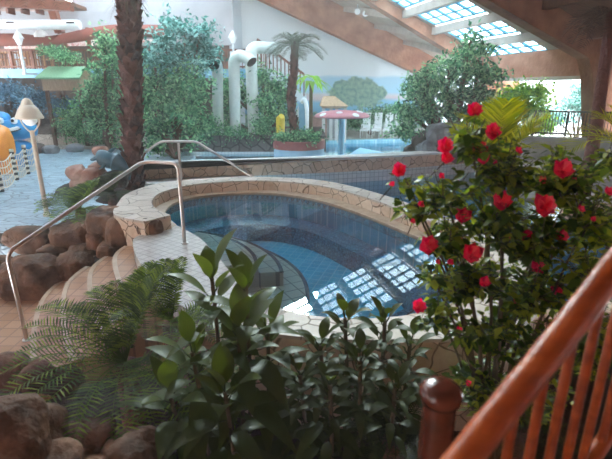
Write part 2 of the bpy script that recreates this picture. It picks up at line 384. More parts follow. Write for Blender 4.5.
# ================= the roof: portal frames, soffits, purlins, glazing
R0, RM = 8.3, .43
BA, BB, BC = 25.0, 17.3, 11.3
def rz(a): return R0-RM*abs(a)
RA = [UB(336, 0, BA-.9), UB(406, 39, BA-.9)]
def rza(a): return RA[0][1]+(RA[1][1]-RA[0][1])*(a-RA[0][0])/(RA[1][0]-RA[0][0])
def frame(n, pts, b0, b1, mat):
    bm_ = MB(); q = [UB(x, y, b0) for x, y in pts]; m = len(q); q = [(a, min(z, (rz(a) if b0 < 20 else rza(a))+.08)) for a, z in q]
    vs = [AB(a, b0, z) for a, z in q]+[AB(a, b1, z) for a, z in q]
    bm2 = bmesh.new(); vv = [bm2.verts.new(p) for p in vs]
    bm2.faces.new(vv[:m]); bm2.faces.new(vv[m:][::-1])
    for i in range(m): bm2.faces.new((vv[i], vv[m+i], vv[m+(i+1) % m], vv[(i+1) % m]))
    bmesh.ops.recalc_face_normals(bm2, faces=bm2.faces); bmesh.ops.triangulate(bm2, faces=[f for f in bm2.faces if len(f.verts) > 4])
    vi = {v: i for i, v in enumerate(bm2.verts)}
    bm_.add([v.co.copy() for v in bm2.verts], [tuple(vi[v] for v in f.verts) for f in bm2.faces]); bm2.free()
    return struct(bm_, n, mat)
frame('trim_1', [(120, -68), (262, 0), (410, 70), (440, 84), (458, 96), (462, 150), (476, 150), (478, 92), (470, 74), (406, 39), (336, 0), (205, -66)], BA-.9, BA-.4, M['stucco'])
frame('trim_2', [(250, -72), (380, 8), (456, 55), (474, 67), (484, 82), (488, 100), (489, 172), (514, 172), (516, 100), (520, 84), (519, 68), (508, 54), (490, 43), (403, -2), (285, -66)], BB, BB+.45, M['stucco'])
frame('trim_3', [(380, -64), (488, 0), (577, 51), (589, 58), (593, 76), (594, 180), (660, 180), (662, 70), (650, 52), (612, 30), (556, -6), (455, -66)], BC, BC+.45, M['stucco_dark'])
b = MB()                        # eave beam between the two right columns
aB = UB(512, 60, BB)[0]; aC = UB(600, 60, BC)[0]
def rod(mb, p, q, w_, h_):      # rectangular bar between two points
    p, q = V(p), V(q); t = (q-p).normalized(); s_ = t.cross(V((0, 0, 1))).normalized()*w_/2; u_ = s_.cross(t).normalized()*h_/2
    mb.hexa([p-s_-u_, p+s_-u_, q+s_-u_, q-s_-u_, p-s_+u_, p+s_+u_, q+s_+u_, q-s_+u_])
ea = 11.9
rod(b, AB(ea, BC+.2, 2.78), AB(ea, BB+.2, 2.78), .3, .85)
struct(b, 'trim_4', M['stucco'])
b = MB(); rod(b, AB(ea-.2, BC+.4, 2.3), AB(ea-.2, BB, 2.3), .14, .12); struct(b, 'trim_5', M['purlin'])
SB0, SB1 = 13.8, 17.1
print('EA', ea)
# solid roof A-B (soffit), and B-C below the glazing, and the near brown ceiling
def roofslab(mb, a0, a1, b0, b1, th=.12, lift=0):
    mb.hexa([AB(a0, b0, rz(a0)+lift), AB(a1, b0, rz(a1)+lift), AB(a1, b1, rz(a1)+lift), AB(a0, b1, rz(a0)+lift),
             AB(a0, b0, rz(a0)+lift+th), AB(a1, b0, rz(a1)+lift+th), AB(a1, b1, rz(a1)+lift+th), AB(a0, b1, rz(a0)+lift+th)])
b = MB(); q0, q1 = 1.0, 14.0
b.hexa([AB(q0, BB, rz(q0)), AB(q1, BB, rz(q1)), AB(q1, BA, rza(q1)), AB(q0, BA, rza(q0)), AB(q0, BB, rz(q0)+.12), AB(q1, BB, rz(q1)+.12), AB(q1, BA, rza(q1)+.12), AB(q0, BA, rza(q0)+.12)]); struct(b, 'ceiling', M['soffit'])
b = MB(); b.prism([tuple(AB(-14, BB)[:2]), tuple(AB(-5, BB)[:2]), tuple(AB(-5, BA+2)[:2]), tuple(AB(-14, BA+5)[:2])], 8.0, 8.15); struct(b, 'ceiling.006', M['soffit'])
b = MB(); b.prism([tuple(AB(-5, BB)[:2]), tuple(AB(1.0, BB)[:2]), tuple(AB(1.0, BA+.5)[:2]), tuple(AB(-5, BA+2)[:2])], 8.0, 8.05); struct(b, 'window_20', M['frosted'])  # added frosted sheet, out of view, brightens the middle of the hall
b = MB()
for k in range(11): rod(b, AB(-13+k*1.4, BB, 7.92), AB(-13+k*1.4, BA+.5, 7.92), .1, .16)
rod(b, AB(-13, BB+.05, 8.0), AB(1.6, BB+.05, 8.0), .16, 1.2)  # filler added to stop sun leaking through the roof joint
struct(b, 'trim_20', M['purlin'])
b = MB(); roofslab(b, -10, 0, BC+.3, SB0); roofslab(b, -10, 0, SB1, BB+.1); roofslab(b, -10, -3.34, SB0, SB1); struct(b, 'ceiling.005', M['soffit'])
b = MB(); roofslab(b, 0, ea+.3, BC+.3, SB0); roofslab(b, 0, ea+.3, SB1, BB+.1); struct(b, 'ceiling.001', M['soffit'])
b = MB(); roofslab(b, -9, 3.2, 8.4, 10.6, .03); struct(b, 'window_21', M['frosted'])  # unseen sheet added overhead to light the tub from above
b = MB()
for k in range(9): rod(b, AB(-9+k*1.5, 8.4, rz(-9+k*1.5)-.05), AB(-9+k*1.5, 10.6, rz(-9+k*1.5)-.05), .1, .16)
struct(b, 'trim_21', M['purlin'])  # bars of the added sheet over the tub
b = MB(); roofslab(b, 0, 3.2, -6, 8.4); roofslab(b, 0, 3.2, 10.6, BC+.4); roofslab(b, 3.2, ea+.6, -6, BC+.4); roofslab(b, -9.5, 0, -6, 8.4); roofslab(b, -9.5, 0, 10.6, BC+.4); struct(b, 'ceiling.002', M['ceil_brown'])
b = MB()
k = .5
while k < ea:
    b1 = SB0-.9; z_ = rz(k)-.12
    rod(b, AB(k, BC+.4, z_), AB(k, BB+.1, z_), .2, .26)
    k += 1.28
struct(b, 'trim_6', M['purlin'])
b = MB()
k = 3.0
while k < ea:
    rod(b, AB(k, BB+.4, rz(k)-.14), AB(k, BA-.8, rza(k)-.14), .22, .26); k += 1.7
struct(b, 'trim_7', M['purlin'])
b = MB()
k = 3.0
while k < ea+1:
    rod(b, AB(k, -2, rz(k)-.14), AB(k, BC, rz(k)-.14), .22, .26); k += 1.6
struct(b, 'trim_8', M['ceil_brown'])
# rooflights: one per bay between purlins
first = None
k = .5-3*1.28; idx = 0
while k+1.28 < ea+.3:
    a0, a1 = k+.1, k+1.18
    fb, gb = MB(), MB()
    for i in range(6):
        bb = SB0+(SB1-SB0)*i/5; rod(fb, AB(a0, bb, rz(a0)+.05), AB(a1, bb, rz(a1)+.05), .1, .06)
    for i in range(4):
        aa = a0+(a1-a0)*i/3; rod(fb, AB(aa, SB0, rz(aa)+.05), AB(aa, SB1, rz(aa)+.05), .022 if 0 < i < 3 else .06, .06)
    roofslab(gb, a0, a1, SB0, SB1, .02, .08)
    f_ = fb.build('window_%d' % (idx+1), M['cyan_frame'], None, False); f_['kind'] = 'structure'
    g_ = gb.build('window_pane', M['glass'], f_, False); g_['kind'] = 'structure'
    k += 1.28; idx += 1

# ================= back and side walls
m_, nt, N, L = newmat('painted_sky_mural')
o_ = N.new('ShaderNodeOutputMaterial'); b_ = N.new('ShaderNodeBsdfPrincipled'); b_.inputs['Roughness'].default_value = .9; b_.inputs['Specular IOR Level'].default_value = .1; L.new(b_.outputs[0], o_.inputs[0])
g = N.new('ShaderNodeNewGeometry'); mp = N.new('ShaderNodeMapping'); mp.vector_type = 'POINT'
mp.inputs['Rotation'].default_value = (0, 0, -TH); L.new(g.outputs['Position'], mp.inputs['Vector'])
sx = N.new('ShaderNodeSeparateXYZ'); L.new(mp.outputs[0], sx.inputs[0])
def zat(y): return UB(380, y, BA)[1]
def math_(op, a_, b2=None, c_=None):
    n = N.new('ShaderNodeMath'); n.operation = op
    for i, v_ in enumerate((a_, b2, c_)):
        if v_ is None: continue
        if isinstance(v_, (int, float)): n.inputs[i].default_value = v_
        else: L.new(v_, n.inputs[i])
    return n.outputs[0]
nz = N.new('ShaderNodeTexNoise'); nz.inputs['Scale'].default_value = 1.0; nz.inputs['Detail'].default_value = 3
mp2 = N.new('ShaderNodeMapping'); mp2.inputs['Scale'].default_value = (.35, .35, 1.6); L.new(mp.outputs[0], mp2.inputs['Vector']); L.new(mp2.outputs[0], nz.inputs['Vector'])
zz = math_('ADD', sx.outputs['Z'], math_('MULTIPLY', math_('SUBTRACT', nz.outputs['Fac'], .5), .5))
r = N.new('ShaderNodeValToRGB'); e = r.color_ramp.elements; r.color_ramp.interpolation = 'LINEAR'
zl, zh = zat(140), zat(60)
def rp(y): return max(0, min(1, (zat(y)-zl)/(zh-zl)))
e[0].position = 0; e[0].color = srgb('#5f93a8'); e[1].position = 1; e[1].color = srgb('#e8f0f2')
for y_, c_ in ((113, '#78b0cc'), (102, '#8cc2dc'), (98, '#d8c8cc'), (95, '#d8d0d4'), (92, '#aed8ec'), (79, '#b0d4e6'), (76, '#e6eff2')):
    q = e.new(rp(y_)); q.color = srgb(c_)
zn = math_('DIVIDE', math_('SUBTRACT', zz, zl), zh-zl); L.new(zn, r.inputs['Fac'])
# painted tree crown
ta, tz = UB(358, 93, BA); ta2 = UB(388, 93, BA)[0]; tz2 = UB(358, 77, BA)[1]
n2 = N.new('ShaderNodeTexNoise'); n2.inputs['Scale'].default_value = 1.6; n2.inputs['Detail'].default_value = 8; L.new(mp.outputs[0], n2.inputs['Vector'])
da = math_('DIVIDE', math_('SUBTRACT', sx.outputs['X'], ta), ta2-ta); dz = math_('DIVIDE', math_('SUBTRACT', sx.outputs['Z'], tz), tz2-tz)
dd = math_('ADD', math_('MULTIPLY', da, da), math_('MULTIPLY', dz, dz))
dn = math_('ADD', dd, math_('MULTIPLY', math_('SUBTRACT', n2.outputs['Fac'], .5), 2.6))
mk = N.new('ShaderNodeMapRange'); mk.inputs['From Min'].default_value = .8; mk.inputs['From Max'].default_value = 1.0; mk.inputs['To Min'].default_value = 1; mk.inputs['To Max'].default_value = 0; L.new(dn, mk.inputs[0])
# painted trunk and low scrub
tr = math_('MULTIPLY', math_('LESS_THAN', math_('ABSOLUTE', math_('SUBTRACT', sx.outputs['X'], ta+.2)), .14), math_('LESS_THAN', sx.outputs['Z'], tz))
sb = math_('LESS_THAN', math_('ADD', sx.outputs['Z'], math_('MULTIPLY', math_('SUBTRACT', n2.outputs['Fac'], .5), 1.6)), zat(112))
mask = math_('MAXIMUM', math_('MAXIMUM', mk.outputs[0], tr), sb)
n3 = N.new('ShaderNodeTexNoise'); n3.inputs['Scale'].default_value = 5; L.new(mp.outputs[0], n3.inputs['Vector'])
cr = N.new('ShaderNodeValToRGB'); cr.color_ramp.elements[0].position = .35; cr.color_ramp.elements[0].color = srgb('#6a938c'); cr.color_ramp.elements[1].position = .65; cr.color_ramp.elements[1].color = srgb('#9cb8a0'); L.new(n3.outputs['Fac'], cr.inputs['Fac'])
mx = N.new('ShaderNodeMix'); mx.data_type = 'RGBA'; L.new(mask, mx.inputs[0]); L.new(r.outputs[0], mx.inputs[6]); L.new(cr.outputs[0], mx.inputs[7]); L.new(mx.outputs[2], b_.inputs['Base Color'])
M['mural'] = m_
am = UB(243, 60, BA)[0]
b = MB(); b.hexa([AB(am, BA, -.4), AB(15, BA, -.4), AB(15, BA+.3, -.4), AB(am, BA+.3, -.4), AB(am, BA, 9), AB(15, BA, 9), AB(15, BA+.3, 9), AB(am, BA+.3, 9)])
struct(b, 'wall_back', M['mural'])
# return strip and the white wall further left
pc = AB(am, BA); wy = pc.y-.9
xl = UY(235, 60, wy).x
b = MB(); b.prism([(xl, wy), (pc.x, pc.y), (pc.x, pc.y+.3), (xl-.3, wy+.3)], -.4, 9.5); struct(b, 'wall_right', M['wall_strip'])
b = MB(); b.prism([(UY(76, 30, wy).x, wy), (xl, wy), (xl, wy+.3), (UY(76, 30, wy).x, wy+.3)], UY(100, 45, wy).z, 9.5)
struct(b, 'wall_front', M['wall_white'])

b = MB(); rod(b, AB(13.7, BB+.45, 1.2), AB(13.7, BA, 1.2), .3, 4.0); struct(b, 'window_22', M['frosted'])  # frosted panel added in place of a wall to brighten the mural
# the hall closes behind and beside the viewpoint
b = MB(); b.hexa([AB(-14, -6.2, -1.2), AB(11, -6.2, -1.2), AB(11, -6, -1.2), AB(-14, -6, -1.2), AB(-14, -6.2, 10), AB(11, -6.2, 10), AB(11, -6, 10), AB(-14, -6, 10)]); struct(b, 'wall_front.002', M['stucco'])
b = MB(); rod(b, AB(ea+.3, -6, 2), AB(ea+.3, BC-.3, 2), .25, 6.4); struct(b, 'wall_right.001', M['stucco'])
b = MB(); rod(b, V((-13.5, -8, 4.5)), V((-13.5, 18, 4.5)), .25, 11.4); struct(b, 'wall_left.001', M['wall_white'])
b = MB(); rod(b, V((-16, -10, -1.4)), V((14, -10, -1.4)), .1, .1)
b = MB(); b.prism([(-14, -10), (12, -8), (12, 6), (4.3, 3.3), (4.3, .0), (-3.7, .0), (-5.2, 3.0), (-14, 6.75)], -1.3, -.88); struct(b, 'floor.011', M['orange_tile'])

hz, nt, N, L = newmat('humid_air')
o_ = N.new('ShaderNodeOutputMaterial'); v_ = N.new('ShaderNodeVolumeScatter'); v_.inputs['Density'].default_value = .0085; v_.inputs['Anisotropy'].default_value = .45; v_.inputs['Color'].default_value = (1.0, .92, .88, 1)
L.new(v_.outputs[0], o_.inputs['Volume'])
b = MB(); b.box((-1, 12.2, 4.9), (42, 42, 13))
o = b.build('humid_haze', hz, None, False); tag(o, 'thin humid haze hanging in the air of the pool hall', 'haze', kind='stuff')
# ================= the raised hot tub
ST_ = [  # water edge, wall foot, outer edge, wall top height; clockwise from the left end of the wall
 ((-1.95,6.5),(-1.98,6.33),(-2.25,6.0),.2), ((-2.24,6.98),(-2.32,6.72),(-2.8,6.35),.2), ((-2.38,7.4),(-2.54,7.25),(-3.02,7.0),.2),
 ((-2.36,7.9),(-2.57,7.85),(-3.14,7.8),.2), ((-2.1,8.33),(-2.22,8.48),(-2.85,8.65),.2), ((-1.6,8.6),(-1.65,8.78),(-2.05,9.14),.2),
 ((-1.0,8.7),(-.97,8.92),(-1.0,9.29),.2), ((-.4,8.55),(-.26,8.75),(-.12,9.13),.2), ((.2,8.1),(.4,8.3),(.62,8.66),.2),
 ((.8,7.3),(1.02,7.44),(1.36,7.6),.2), ((1.38,6.25),(1.6,6.3),(1.95,6.4),.2), ((1.85,5.2),(2.06,5.22),(2.42,5.35),.2),
 ((1.85,4.4),(2.02,4.33),(2.4,4.15),.13), ((1.35,3.88),(1.45,3.75),(1.75,3.3),.06), ((.66,3.6),(.68,3.56),(.66,3.2),.035),
 ((.14,3.62),(.13,3.58),(.11,3.22),.035), ((-.2,3.76),(-.22,3.73),(-.36,3.32),.035), ((-.5,4.0),(-.53,3.97),(-.82,3.58),.035)]
W = catmull([(a[0], a[1], 0) for a, _, _, _ in ST_], 6); I = catmull([(c[0], c[1], 0) for _, c, _, _ in ST_], 6)
O = catmull([(d[0], d[1], h) for _, _, d, h in ST_], 6)
n = len(W)
tub = thing('hot_tub', 'raised oval hot tub with cream crazy-paved rim and submerged curved steps', 'hot tub', (0, 0, 0))
def strip(mb, A, za, B, zb):
    o = len(mb.v); m = len(A)
    gz = lambda z, i: z(i) if callable(z) else z
    mb.add([(p.x, p.y, gz(za, i)) for i, p in enumerate(A)]+[(p.x, p.y, gz(zb, i)) for i, p in enumerate(B)], [(i, i+1, m+i+1, m+i) for i in range(m-1)])
ht = lambda i: O[i].z
b = MB(); strip(b, I, .03, I, ht); strip(b, O, ht, O, -.95)
e0 = [V((I[0].x, I[0].y, 0)), V((O[0].x, O[0].y, 0))]; strip(b, e0, .2, e0, -.9)
e1 = [V((-2.45, 6.42, 0)), V((-1.93, 6.42, 0))]
b.build('rim_wall', M['pave_wall'], tub)
b = MB(); m = n
b.add([(p.x, p.y, p.z-.005) for p in O]+[(p.x, p.y, O[i].z-.005) for i, p in enumerate(I)]+[(p.x, p.y, p.z+.03) for p in O]+[(p.x, p.y, O[i].z+.03) for i, p in enumerate(I)],
      [(2*m+i, 2*m+i+1, 3*m+i+1, 3*m+i) for i in range(m-1)]+[(i, i+1, 2*m+i+1, 2*m+i) for i in range(m-1)]+[(m+i, 3*m+i, 3*m+i+1, m+i+1) for i in range(m-1)]+[(0, 2*m, 3*m, m)])
b.build('coping', M['pave_warm'], tub)
b = MB(); strip(b, W, .03, I, .03); strip(b, W, -.02, W, .03); b.build('ledge', M['ledge'], tub)
b = MB(); strip(b, W, -.14, W, -.02); b.build('tile_band', M['dark_tile'], tub)
# water edge along the entry platform closes the ring
PW = catmull([(W[-1].x, W[-1].y, 0), (-.75, 4.45, 0), (-1.02, 5.05, 0), (-1.46, 5.88, 0), (W[0].x, W[0].y, 0)], 6)
ring = W+PW[1:-1]
cx = sum(p.x for p in ring)/len(ring); cy = sum(p.y for p in ring)/len(ring)
def shr(k): return [V((cx+(p.x-cx)*k, cy+(p.y-cy)*k, 0)) for p in ring]
b = MB(); R1 = shr(1); R2 = shr(.74)
cl = lambda P: P+[P[0]]
strip(b, cl(R1), -.02, cl(R1), -.42); b.build('basin_wall', M['blue_tile'], tub)
b = MB(); strip(b, cl(R1), -.42, cl(R2), -.42); strip(b, cl(R2), -.42, cl(R2), -.75); b.build('bench', M['mosaic'], tub)
b = MB(); m = len(R2); b.add([(p.x, p.y, -.75) for p in R2], [tuple(range(m))]); b.build('basin_floor', M['blue_tile'], tub)
# entry platform
outer = catmull([(-.82, 3.58, 0), (-1.3, 3.98, 0), (-1.75, 4.62, 0), (-2.12, 5.25, 0), (-2.36, 5.82, 0), (-2.33, 6.05, 0)], 6)
plat = outer+[V((-2.0, 6.5, 0))]+PW[::-1]
b = MB(); b.prism([(p.x, p.y) for p in plat], -.15, .022); b.build('platform', M['white_tile'], tub)
# inside steps: concentric about the platform
c0 = V((-2.3, 5.0, 0))
def arc(r, a0, a1, k=24): return [c0+V((math.cos(math.radians(a0+(a1-a0)*i/k))*r, math.sin(math.radians(a0+(a1-a0)*i/k))*r, 0)) for i in range(k+1)]
for r0_, r1_, z_, a0, a1 in ((1.1, 1.72, -.1, 8, 68), (1.3, 2.03, -.22, 8, 66), (1.5, 2.34, -.42, -16, 62)):
    poly = arc(r1_, a0, a1)+arc(r0_, a1, a0)
    b = MB(); b.prism([(p.x, p.y) for p in poly], -.9, z_); st_ = b.build('step', M['step_tile'], tub, False)
    eb = MB(); eb.prism([(p.x, p.y) for p in arc(r1_+.005, a0, a1)+arc(r1_-.045, a1, a0)], z_-.02, z_+.004); sub(eb, 'edge_strip', M['dark_tile'], st_, False)
b = MB(); m = len(ring); b.add([(p.x, p.y, 0) for p in ring], [tuple(range(m))[::-1]])
tw = b.build('tub_water', M['water_tub'], None, False); tag(tw, 'still clear blue water filling the oval hot tub', 'water', kind='stuff')
M['noser'] = pmat('pale_tan_step_nose', '#b49a80', '#c4ac94', .5, scale=6)
# outside steps down to the path
def grow(P, d):
    out = []
    for i, p in enumerate(P):
        t = (P[min(i+1, len(P)-1)]-P[max(i-1, 0)]); t.z = 0; t.normalize(); out.append(p+V((-t.y, t.x, 0))*d)
    return out
steps = thing('entry_steps', 'curved terracotta steps with pale noses climbing to the hot tub', 'steps', (-2.4, 4.8, -.87))
base = catmull([(-1.5, 4.35, 0), (-1.72, 4.65, 0), (-2.06, 5.25, 0), (-2.3, 5.8, 0), (-2.3, 6.1, 0)], 6)
for k in range(1, 5):
    q = grow(base, .32*k); poly = [(p.x, p.y) for p in q]+[(p.x, p.y) for p in base[::-1]]
    b = MB(); b.prism(poly, -.87, -.17*k-.01); s_ = b.build('tread', M['orange_tile'], steps, False)
    q2 = grow(base, .32*k-.05); eb = MB(); eb.prism([(p.x, p.y) for p in grow(base, .32*k+.006)]+[(p.x, p.y) for p in q2[::-1]], -.17*k-.05, -.17*k-.004)
    sub(eb, 'nosing', M['noser'], s_, False)

# ================= pool behind and right of the tub
W2 = catmull([(-4.0, 10.3, 0), (-3.72, 10.38, 0), (-1.12, 10.98, 0), (.87, 11.47, 0), (3.08, 12.2, 0), (5.2, 13.2, 0), (7.6, 14.6, 0)], 6)
wl = thing('pool_divider_wall', 'long low stone-faced wall with white coping behind the hot tub', 'wall', (0, 11, -.35))
back = grow(W2, .42)
b = MB(); strip(b, W2, -.06, W2, .27); b.build('stone_facing', M['pave_wall'], wl)
b = MB(); strip(b, W2, -1.1, W2, -.06); b.build('tile_face', M['tile_strip'], wl)
b = MB(); strip(b, back, .27, back, -1.1); b.build('rear_face', M['tile_strip'], wl)
b = MB(); f2 = grow(W2, -.05); bk = grow(W2, .46)
poly = [(p.x, p.y) for p in f2]+[(p.x, p.y) for p in bk[::-1]]; b.prism(poly, .26, .31); b.build('coping', M['coping_white'], wl, False)
b = MB(); sh = [(-3.9, 9.8), (-2.6, 9.75), (-1.8, 9.95), (-1.3, 10.9), (-3.9, 10.3)]; b.prism(sh, -.6, -.02)
o = b.build('low_ledge', M['coping_white'], None, False); tag(o, 'low white ledge between the palm trunk and the hot tub wall', 'ledge')
def ccw(P):
    n = len(P); a = sum(P[i][0]*P[(i+1) % n][1]-P[(i+1) % n][0]*P[i][1] for i in range(n)); return tuple(range(n)) if a > 0 else tuple(range(n))[::-1]
def basin(nm, poly, z, zf, label):
    bb_ = MB(); bb_.add([(x, y, zf) for x, y in poly], [tuple(range(len(poly)))]); s_ = struct(bb_, nm, M['far_tile'] if 'far' in label else M['chan_tile'])
    wb_ = MB(); wb_.add([(x, y, z) for x, y in poly], [ccw(poly)])
    return wb_.build('pool_water', M['water_pool'], None, False)
chan = [(-1.3, 9.2)]+[(p.x, p.y) for p in grow(O, -.001)[36:72] if False]
o = basin('floor.005', [(-1.4, 8.2), (.0, 6.0), (1.0, 3.5), (8.5, 3.9), (9.5, 9.4), (8.2, 15.2), (5.2, 13.3), (3.08, 12.3), (.87, 11.6), (-1.5, 11.1)], -.35, -1.05, 'channel')
kb = MB(); rod(kb, V((1.75, 3.35, -.6)), V((2.35, 4.25, -.6)), .2, .7); rod(kb, V((2.3, 4.2, -.6)), V((8.6, 5.35, -.6)), .25, .7); struct(kb, 'trim_11', M['pave_wall'])
# keep it outside the tub
o.data.clear_geometry()
O2 = [(p.x, p.y) for p in O if p.x > -1.35 and (p.y > 3.25)]
right = [p for p in O2 if p[1] > 8 or p[0] > .6]
poly = right+[(2.3, 4.3), (8.5, 5.4), (9.5, 9.4), (8.2, 15.2), (5.2, 13.25), (3.08, 12.25), (.87, 11.52), (-1.12, 11.03), (-1.3, 10.9)]
o.data.from_pydata([(x, y, -.35) for x, y in poly], [], [ccw(poly)]); o.data.materials.clear(); o.data.materials.append(M['water_pool'])
bpy.data.objects['floor.005'].data.clear_geometry(); bpy.data.objects['floor.005'].data.from_pydata([(x, y, -.8) for x, y in poly], [], [tuple(range(len(poly)))])
tag(o, 'light blue pool water curving between the hot tub and the stone-faced wall', 'water', kind='stuff')
far = [(-3.8, 10.7), (-1.2, 11.35), (.7, 11.85), (2.9, 12.55), (4.9, 13.5), (7.0, 15.0), (7.0, 16), (5.6, 20.9), (-3.9, 19.2)]
o = basin('floor.006', far, -.35, -.95, 'far'); tag(o, 'pale blue pool water around the pink mushroom shower', 'water', kind='stuff')
b = MB()
for p, q in (((-3.9, 19.2), (5.6, 20.9)), ((5.6, 20.9), (7.0, 16.0))): rod(b, V((*p, -.45)), V((*q, -.45)), .4, .52)
o = b.build('pool_edge', M['far_tile'], None, False); o['kind'] = 'structure'; o.name = 'trim_9'
b = MB(); p, q = UZ(562, 203, -.1), UZ(660, 212, -.1)
rod(b, V((p.x, p.y, -.3)), V((q.x, q.y, -.3)), .5, .7); rr = thing('pool_side_wall', 'short stone-faced pool wall seen through the hibiscus leaves at right', 'wall', (p.x, p.y, -.65))
b.build('stone_facing', M['pave_wall'], rr, False); b = MB(); rod(b, V((p.x, p.y, .06)), V((q.x, q.y, .06)), .58, .05); b.build('coping', M['coping_white'], rr, False)

# ================= steel handrails
def handrail(name, label, paths, flanges, r=.021):
    t = thing(name, label, 'handrail', paths[0][1][0])
    for nm, pth in paths: 
        b = MB(); b.tube(roundpath(pth, .1), r, 12); b.build(nm, M['chrome'], t)
    for p in flanges:
        b = MB(); b.lathe(p, [(.05, 0), (.05, .012), (.024, .016), (.024, .03)], 16); b.build('flange', M['chrome'], t)
    return t
p0 = UZ(27, 340, -.87); p1 = UY(20, 253, p0.y+.0); q1 = V((-1.62, 5.68, .022)); q0 = UY(178, 163, 5.7); q0 = V((-1.62, 5.68, q0.z)); qm = UY(143, 163, 5.75); qm.z = q0.z+.01
handrail('handrail', 'near steel handrail rising from the path steps to the hot tub platform', [('rail', [p0, V((p0.x-.02, p0.y, p1.z)), V((qm.x, qm.y, qm.z)), q0, q1])], [p0, q1], .024)
a0 = UY(100, 186, 9.35); a1 = UY(160, 141.5, 9.35); a2 = UY(196, 141.5, 9.35); a3 = UY(256, 178.5, 9.35); pt = UY(178, 141.5, 9.35)
handrail('handrail', 'farther steel handrail arching over the stone wall beside the palm trunk', [('rail', [a0, a1, a2, a3]), ('post', [pt, V((pt.x, pt.y, .0))])], [V((pt.x, pt.y, -.02))], .026)

# ================= varnished timber railing, foreground right
A_ = UD(438, 492, 1.42); B_ = UD(640, 236, 1.80)
def along(t): return A_.lerp(B_, t)
rl = thing('timber_railing', 'varnished orange timber stair railing in the bottom right foreground', 'railing', (along(0).x, along(0).y, -.2))
b = MB(); pts = []; rad = []
for i in range(81):
    t = -.35+i*1.9/80; s_ = t*1.15/.27; fr = abs((s_ % 1)-.5); pts.append(along(t)+V((0, 0, .004*math.sin(t*9)))); rad.append(.044+(.005 if fr < .03 else 0)+.0008*math.sin(t*40))
b.tube(pts, rad, 24); b.build('handrail_log', M['wood_log'], rl)
hor = V((B_.x-A_.x, B_.y-A_.y, 0)); L3 = hor.length
for i in range(11):
    t = -.1+i*.15; p = along(t); b = MB()
    lo = p.z-.95
    b.tube([V((p.x, p.y, p.z-.02)), V((p.x, p.y, p.z-.3)), V((p.x, p.y, lo))], [.015, .016, .016], 12); b.build('baluster', M['wood_log'], rl)
b = MB(); b.tube([along(-.35)-V((0, 0, .93)), along(1.5)-V((0, 0, .93))], .03, 12); b.build('bottom_rail', M['wood_log'], rl)
c_ = UD(441, 394, 1.80)
po = thing('timber_post', 'dark varnished round timber post with a domed cap beside the railing', 'post', (c_.x, c_.y, -.86))
b = MB(); b.lathe((c_.x, c_.y, 0), [(.062, -.86), (.062, c_.z-.3), (.06, c_.z-.05), (.055, c_.z-.03)], 28); b.build('shaft', M['wood_post'], po)
b = MB(); b.lathe((c_.x, c_.y, c_.z), [(.055, -.04), (.072, -.025), (.078, 0), (.074, .022), (.058, .038), (.03, .047), (.005, .05)], 28); b.build('cap', M['wood_post'], po)

# ================= left side: lamp, rope fence, play creature, stones
def lantern(name, label, px, py0, py1, Y, z0, sc_=1.0, style='dome', group=None, col='white_plastic'):
    top = UY(px, py0, Y); bs = V((top.x, top.y, z0)); H_ = top.z-z0
    t = thing(name, label, 'lamp post', bs, group)
    if style == 'dome':
        b = MB(); b.lathe(bs, [(.07, 0), (.07, .05), (.045, .08), (.04, H_-.58)], 16); b.build('pole', M['cream_paint'], t)
        b = MB(); c = bs+V((0, 0, H_))
        b.lathe(c, [(.225, -.37), (.24, -.35), (.19, -.24), (.18, -.22), (.17, -.2), (.12, -.13), (.105, -.12), (.1, -.1), (.075, -.04), (.03, -.005), (.003, 0)], 28); b.build('lamp_shade', M['cream_paint'], t)
        b = MB(); b.lathe(c+V((0, 0, -.37)), [(.01, -.13), (.07, -.11), (.12, -.05), (.13, .02), (.115, .07)], 22); b.build('globe', M['globe'], t)
        for s_ in (-1, 1):
            b = MB(); b.tube(catmull([c+V((s_*.04, 0, -.6)), c+V((s_*.13, 0, -.5)), c+V((s_*.17, 0, -.4)), c+V((s_*.15, 0, -.3))], 5), .014, 8); b.build('bracket', M['cream_paint'], t)
    else:
        b = MB(); b.lathe(bs, [(.06*sc_, 0), (.045*sc_, .1), (.04*sc_, H_-.5*sc_)], 12); b.build('pole', M[col], t)
        c = bs+V((0, 0, H_)); b = MB()
        b.lathe(c, [(.07*sc_, -.48*sc_), (.15*sc_, -.28*sc_), (.15*sc_, -.26*sc_)], 6); b.build('lantern_glass', M['globe'], t, False)
        b = MB(); b.lathe(c, [(.19*sc_, -.27*sc_), (.1*sc_, -.12*sc_), (.02*sc_, -.03*sc_), (.01*sc_, 0)], 6); b.build('lantern_roof', M[col], t, False)
    return t
q = UZ(43, 216, -.4)
lantern('garden_lamp', 'cream post lamp with tiered dome shade standing on the pale blue paving', 26, 98, 216, q.y, -.4)
fence = thing('rope_fence', 'netted rope fence with dark and white banded posts at far left', 'fence', UZ(17, 180, -.4))
fp = [UZ(x, y, -.4) for x, y in ((-14, 204), (2, 192), (17, 180), (28.5, 174), (38.5, 168.5))]
for p in fp:
    b = MB(); h = .82
    k = 0; z = -.4
    while z < h-.4:
        b.k = k % 2; b.lathe((p.x, p.y, z), [(.05, 0), (.056, .02), (.056, .05), (.05, .07)], 10); z += .07; k += 1
    b.build('post', [M['black'], M['rope']], fence)
for i in range(len(fp)-1):
    b = MB(); p, q = fp[i], fp[i+1]
    for k in range(5):
        z0 = -.3+k*.16; b.tube(catmull([p+V((0, 0, .4+z0)), p.lerp(q, .5)+V((0, 0, .4+z0-.1)), q+V((0, 0, .4+z0))], 6), .014, 6)
    for k in range(1, 7):
        t = k/7; c = p.lerp(q, t); dp = -.1*4*t*(1-t); b.tube([c+V((0, 0, .1+dp)), c+V((0, 0, .74+dp))], .011, 5)
    b.build('rope_net', M['rope'], fence)
cr_ = UY(14, 128, 14.5)
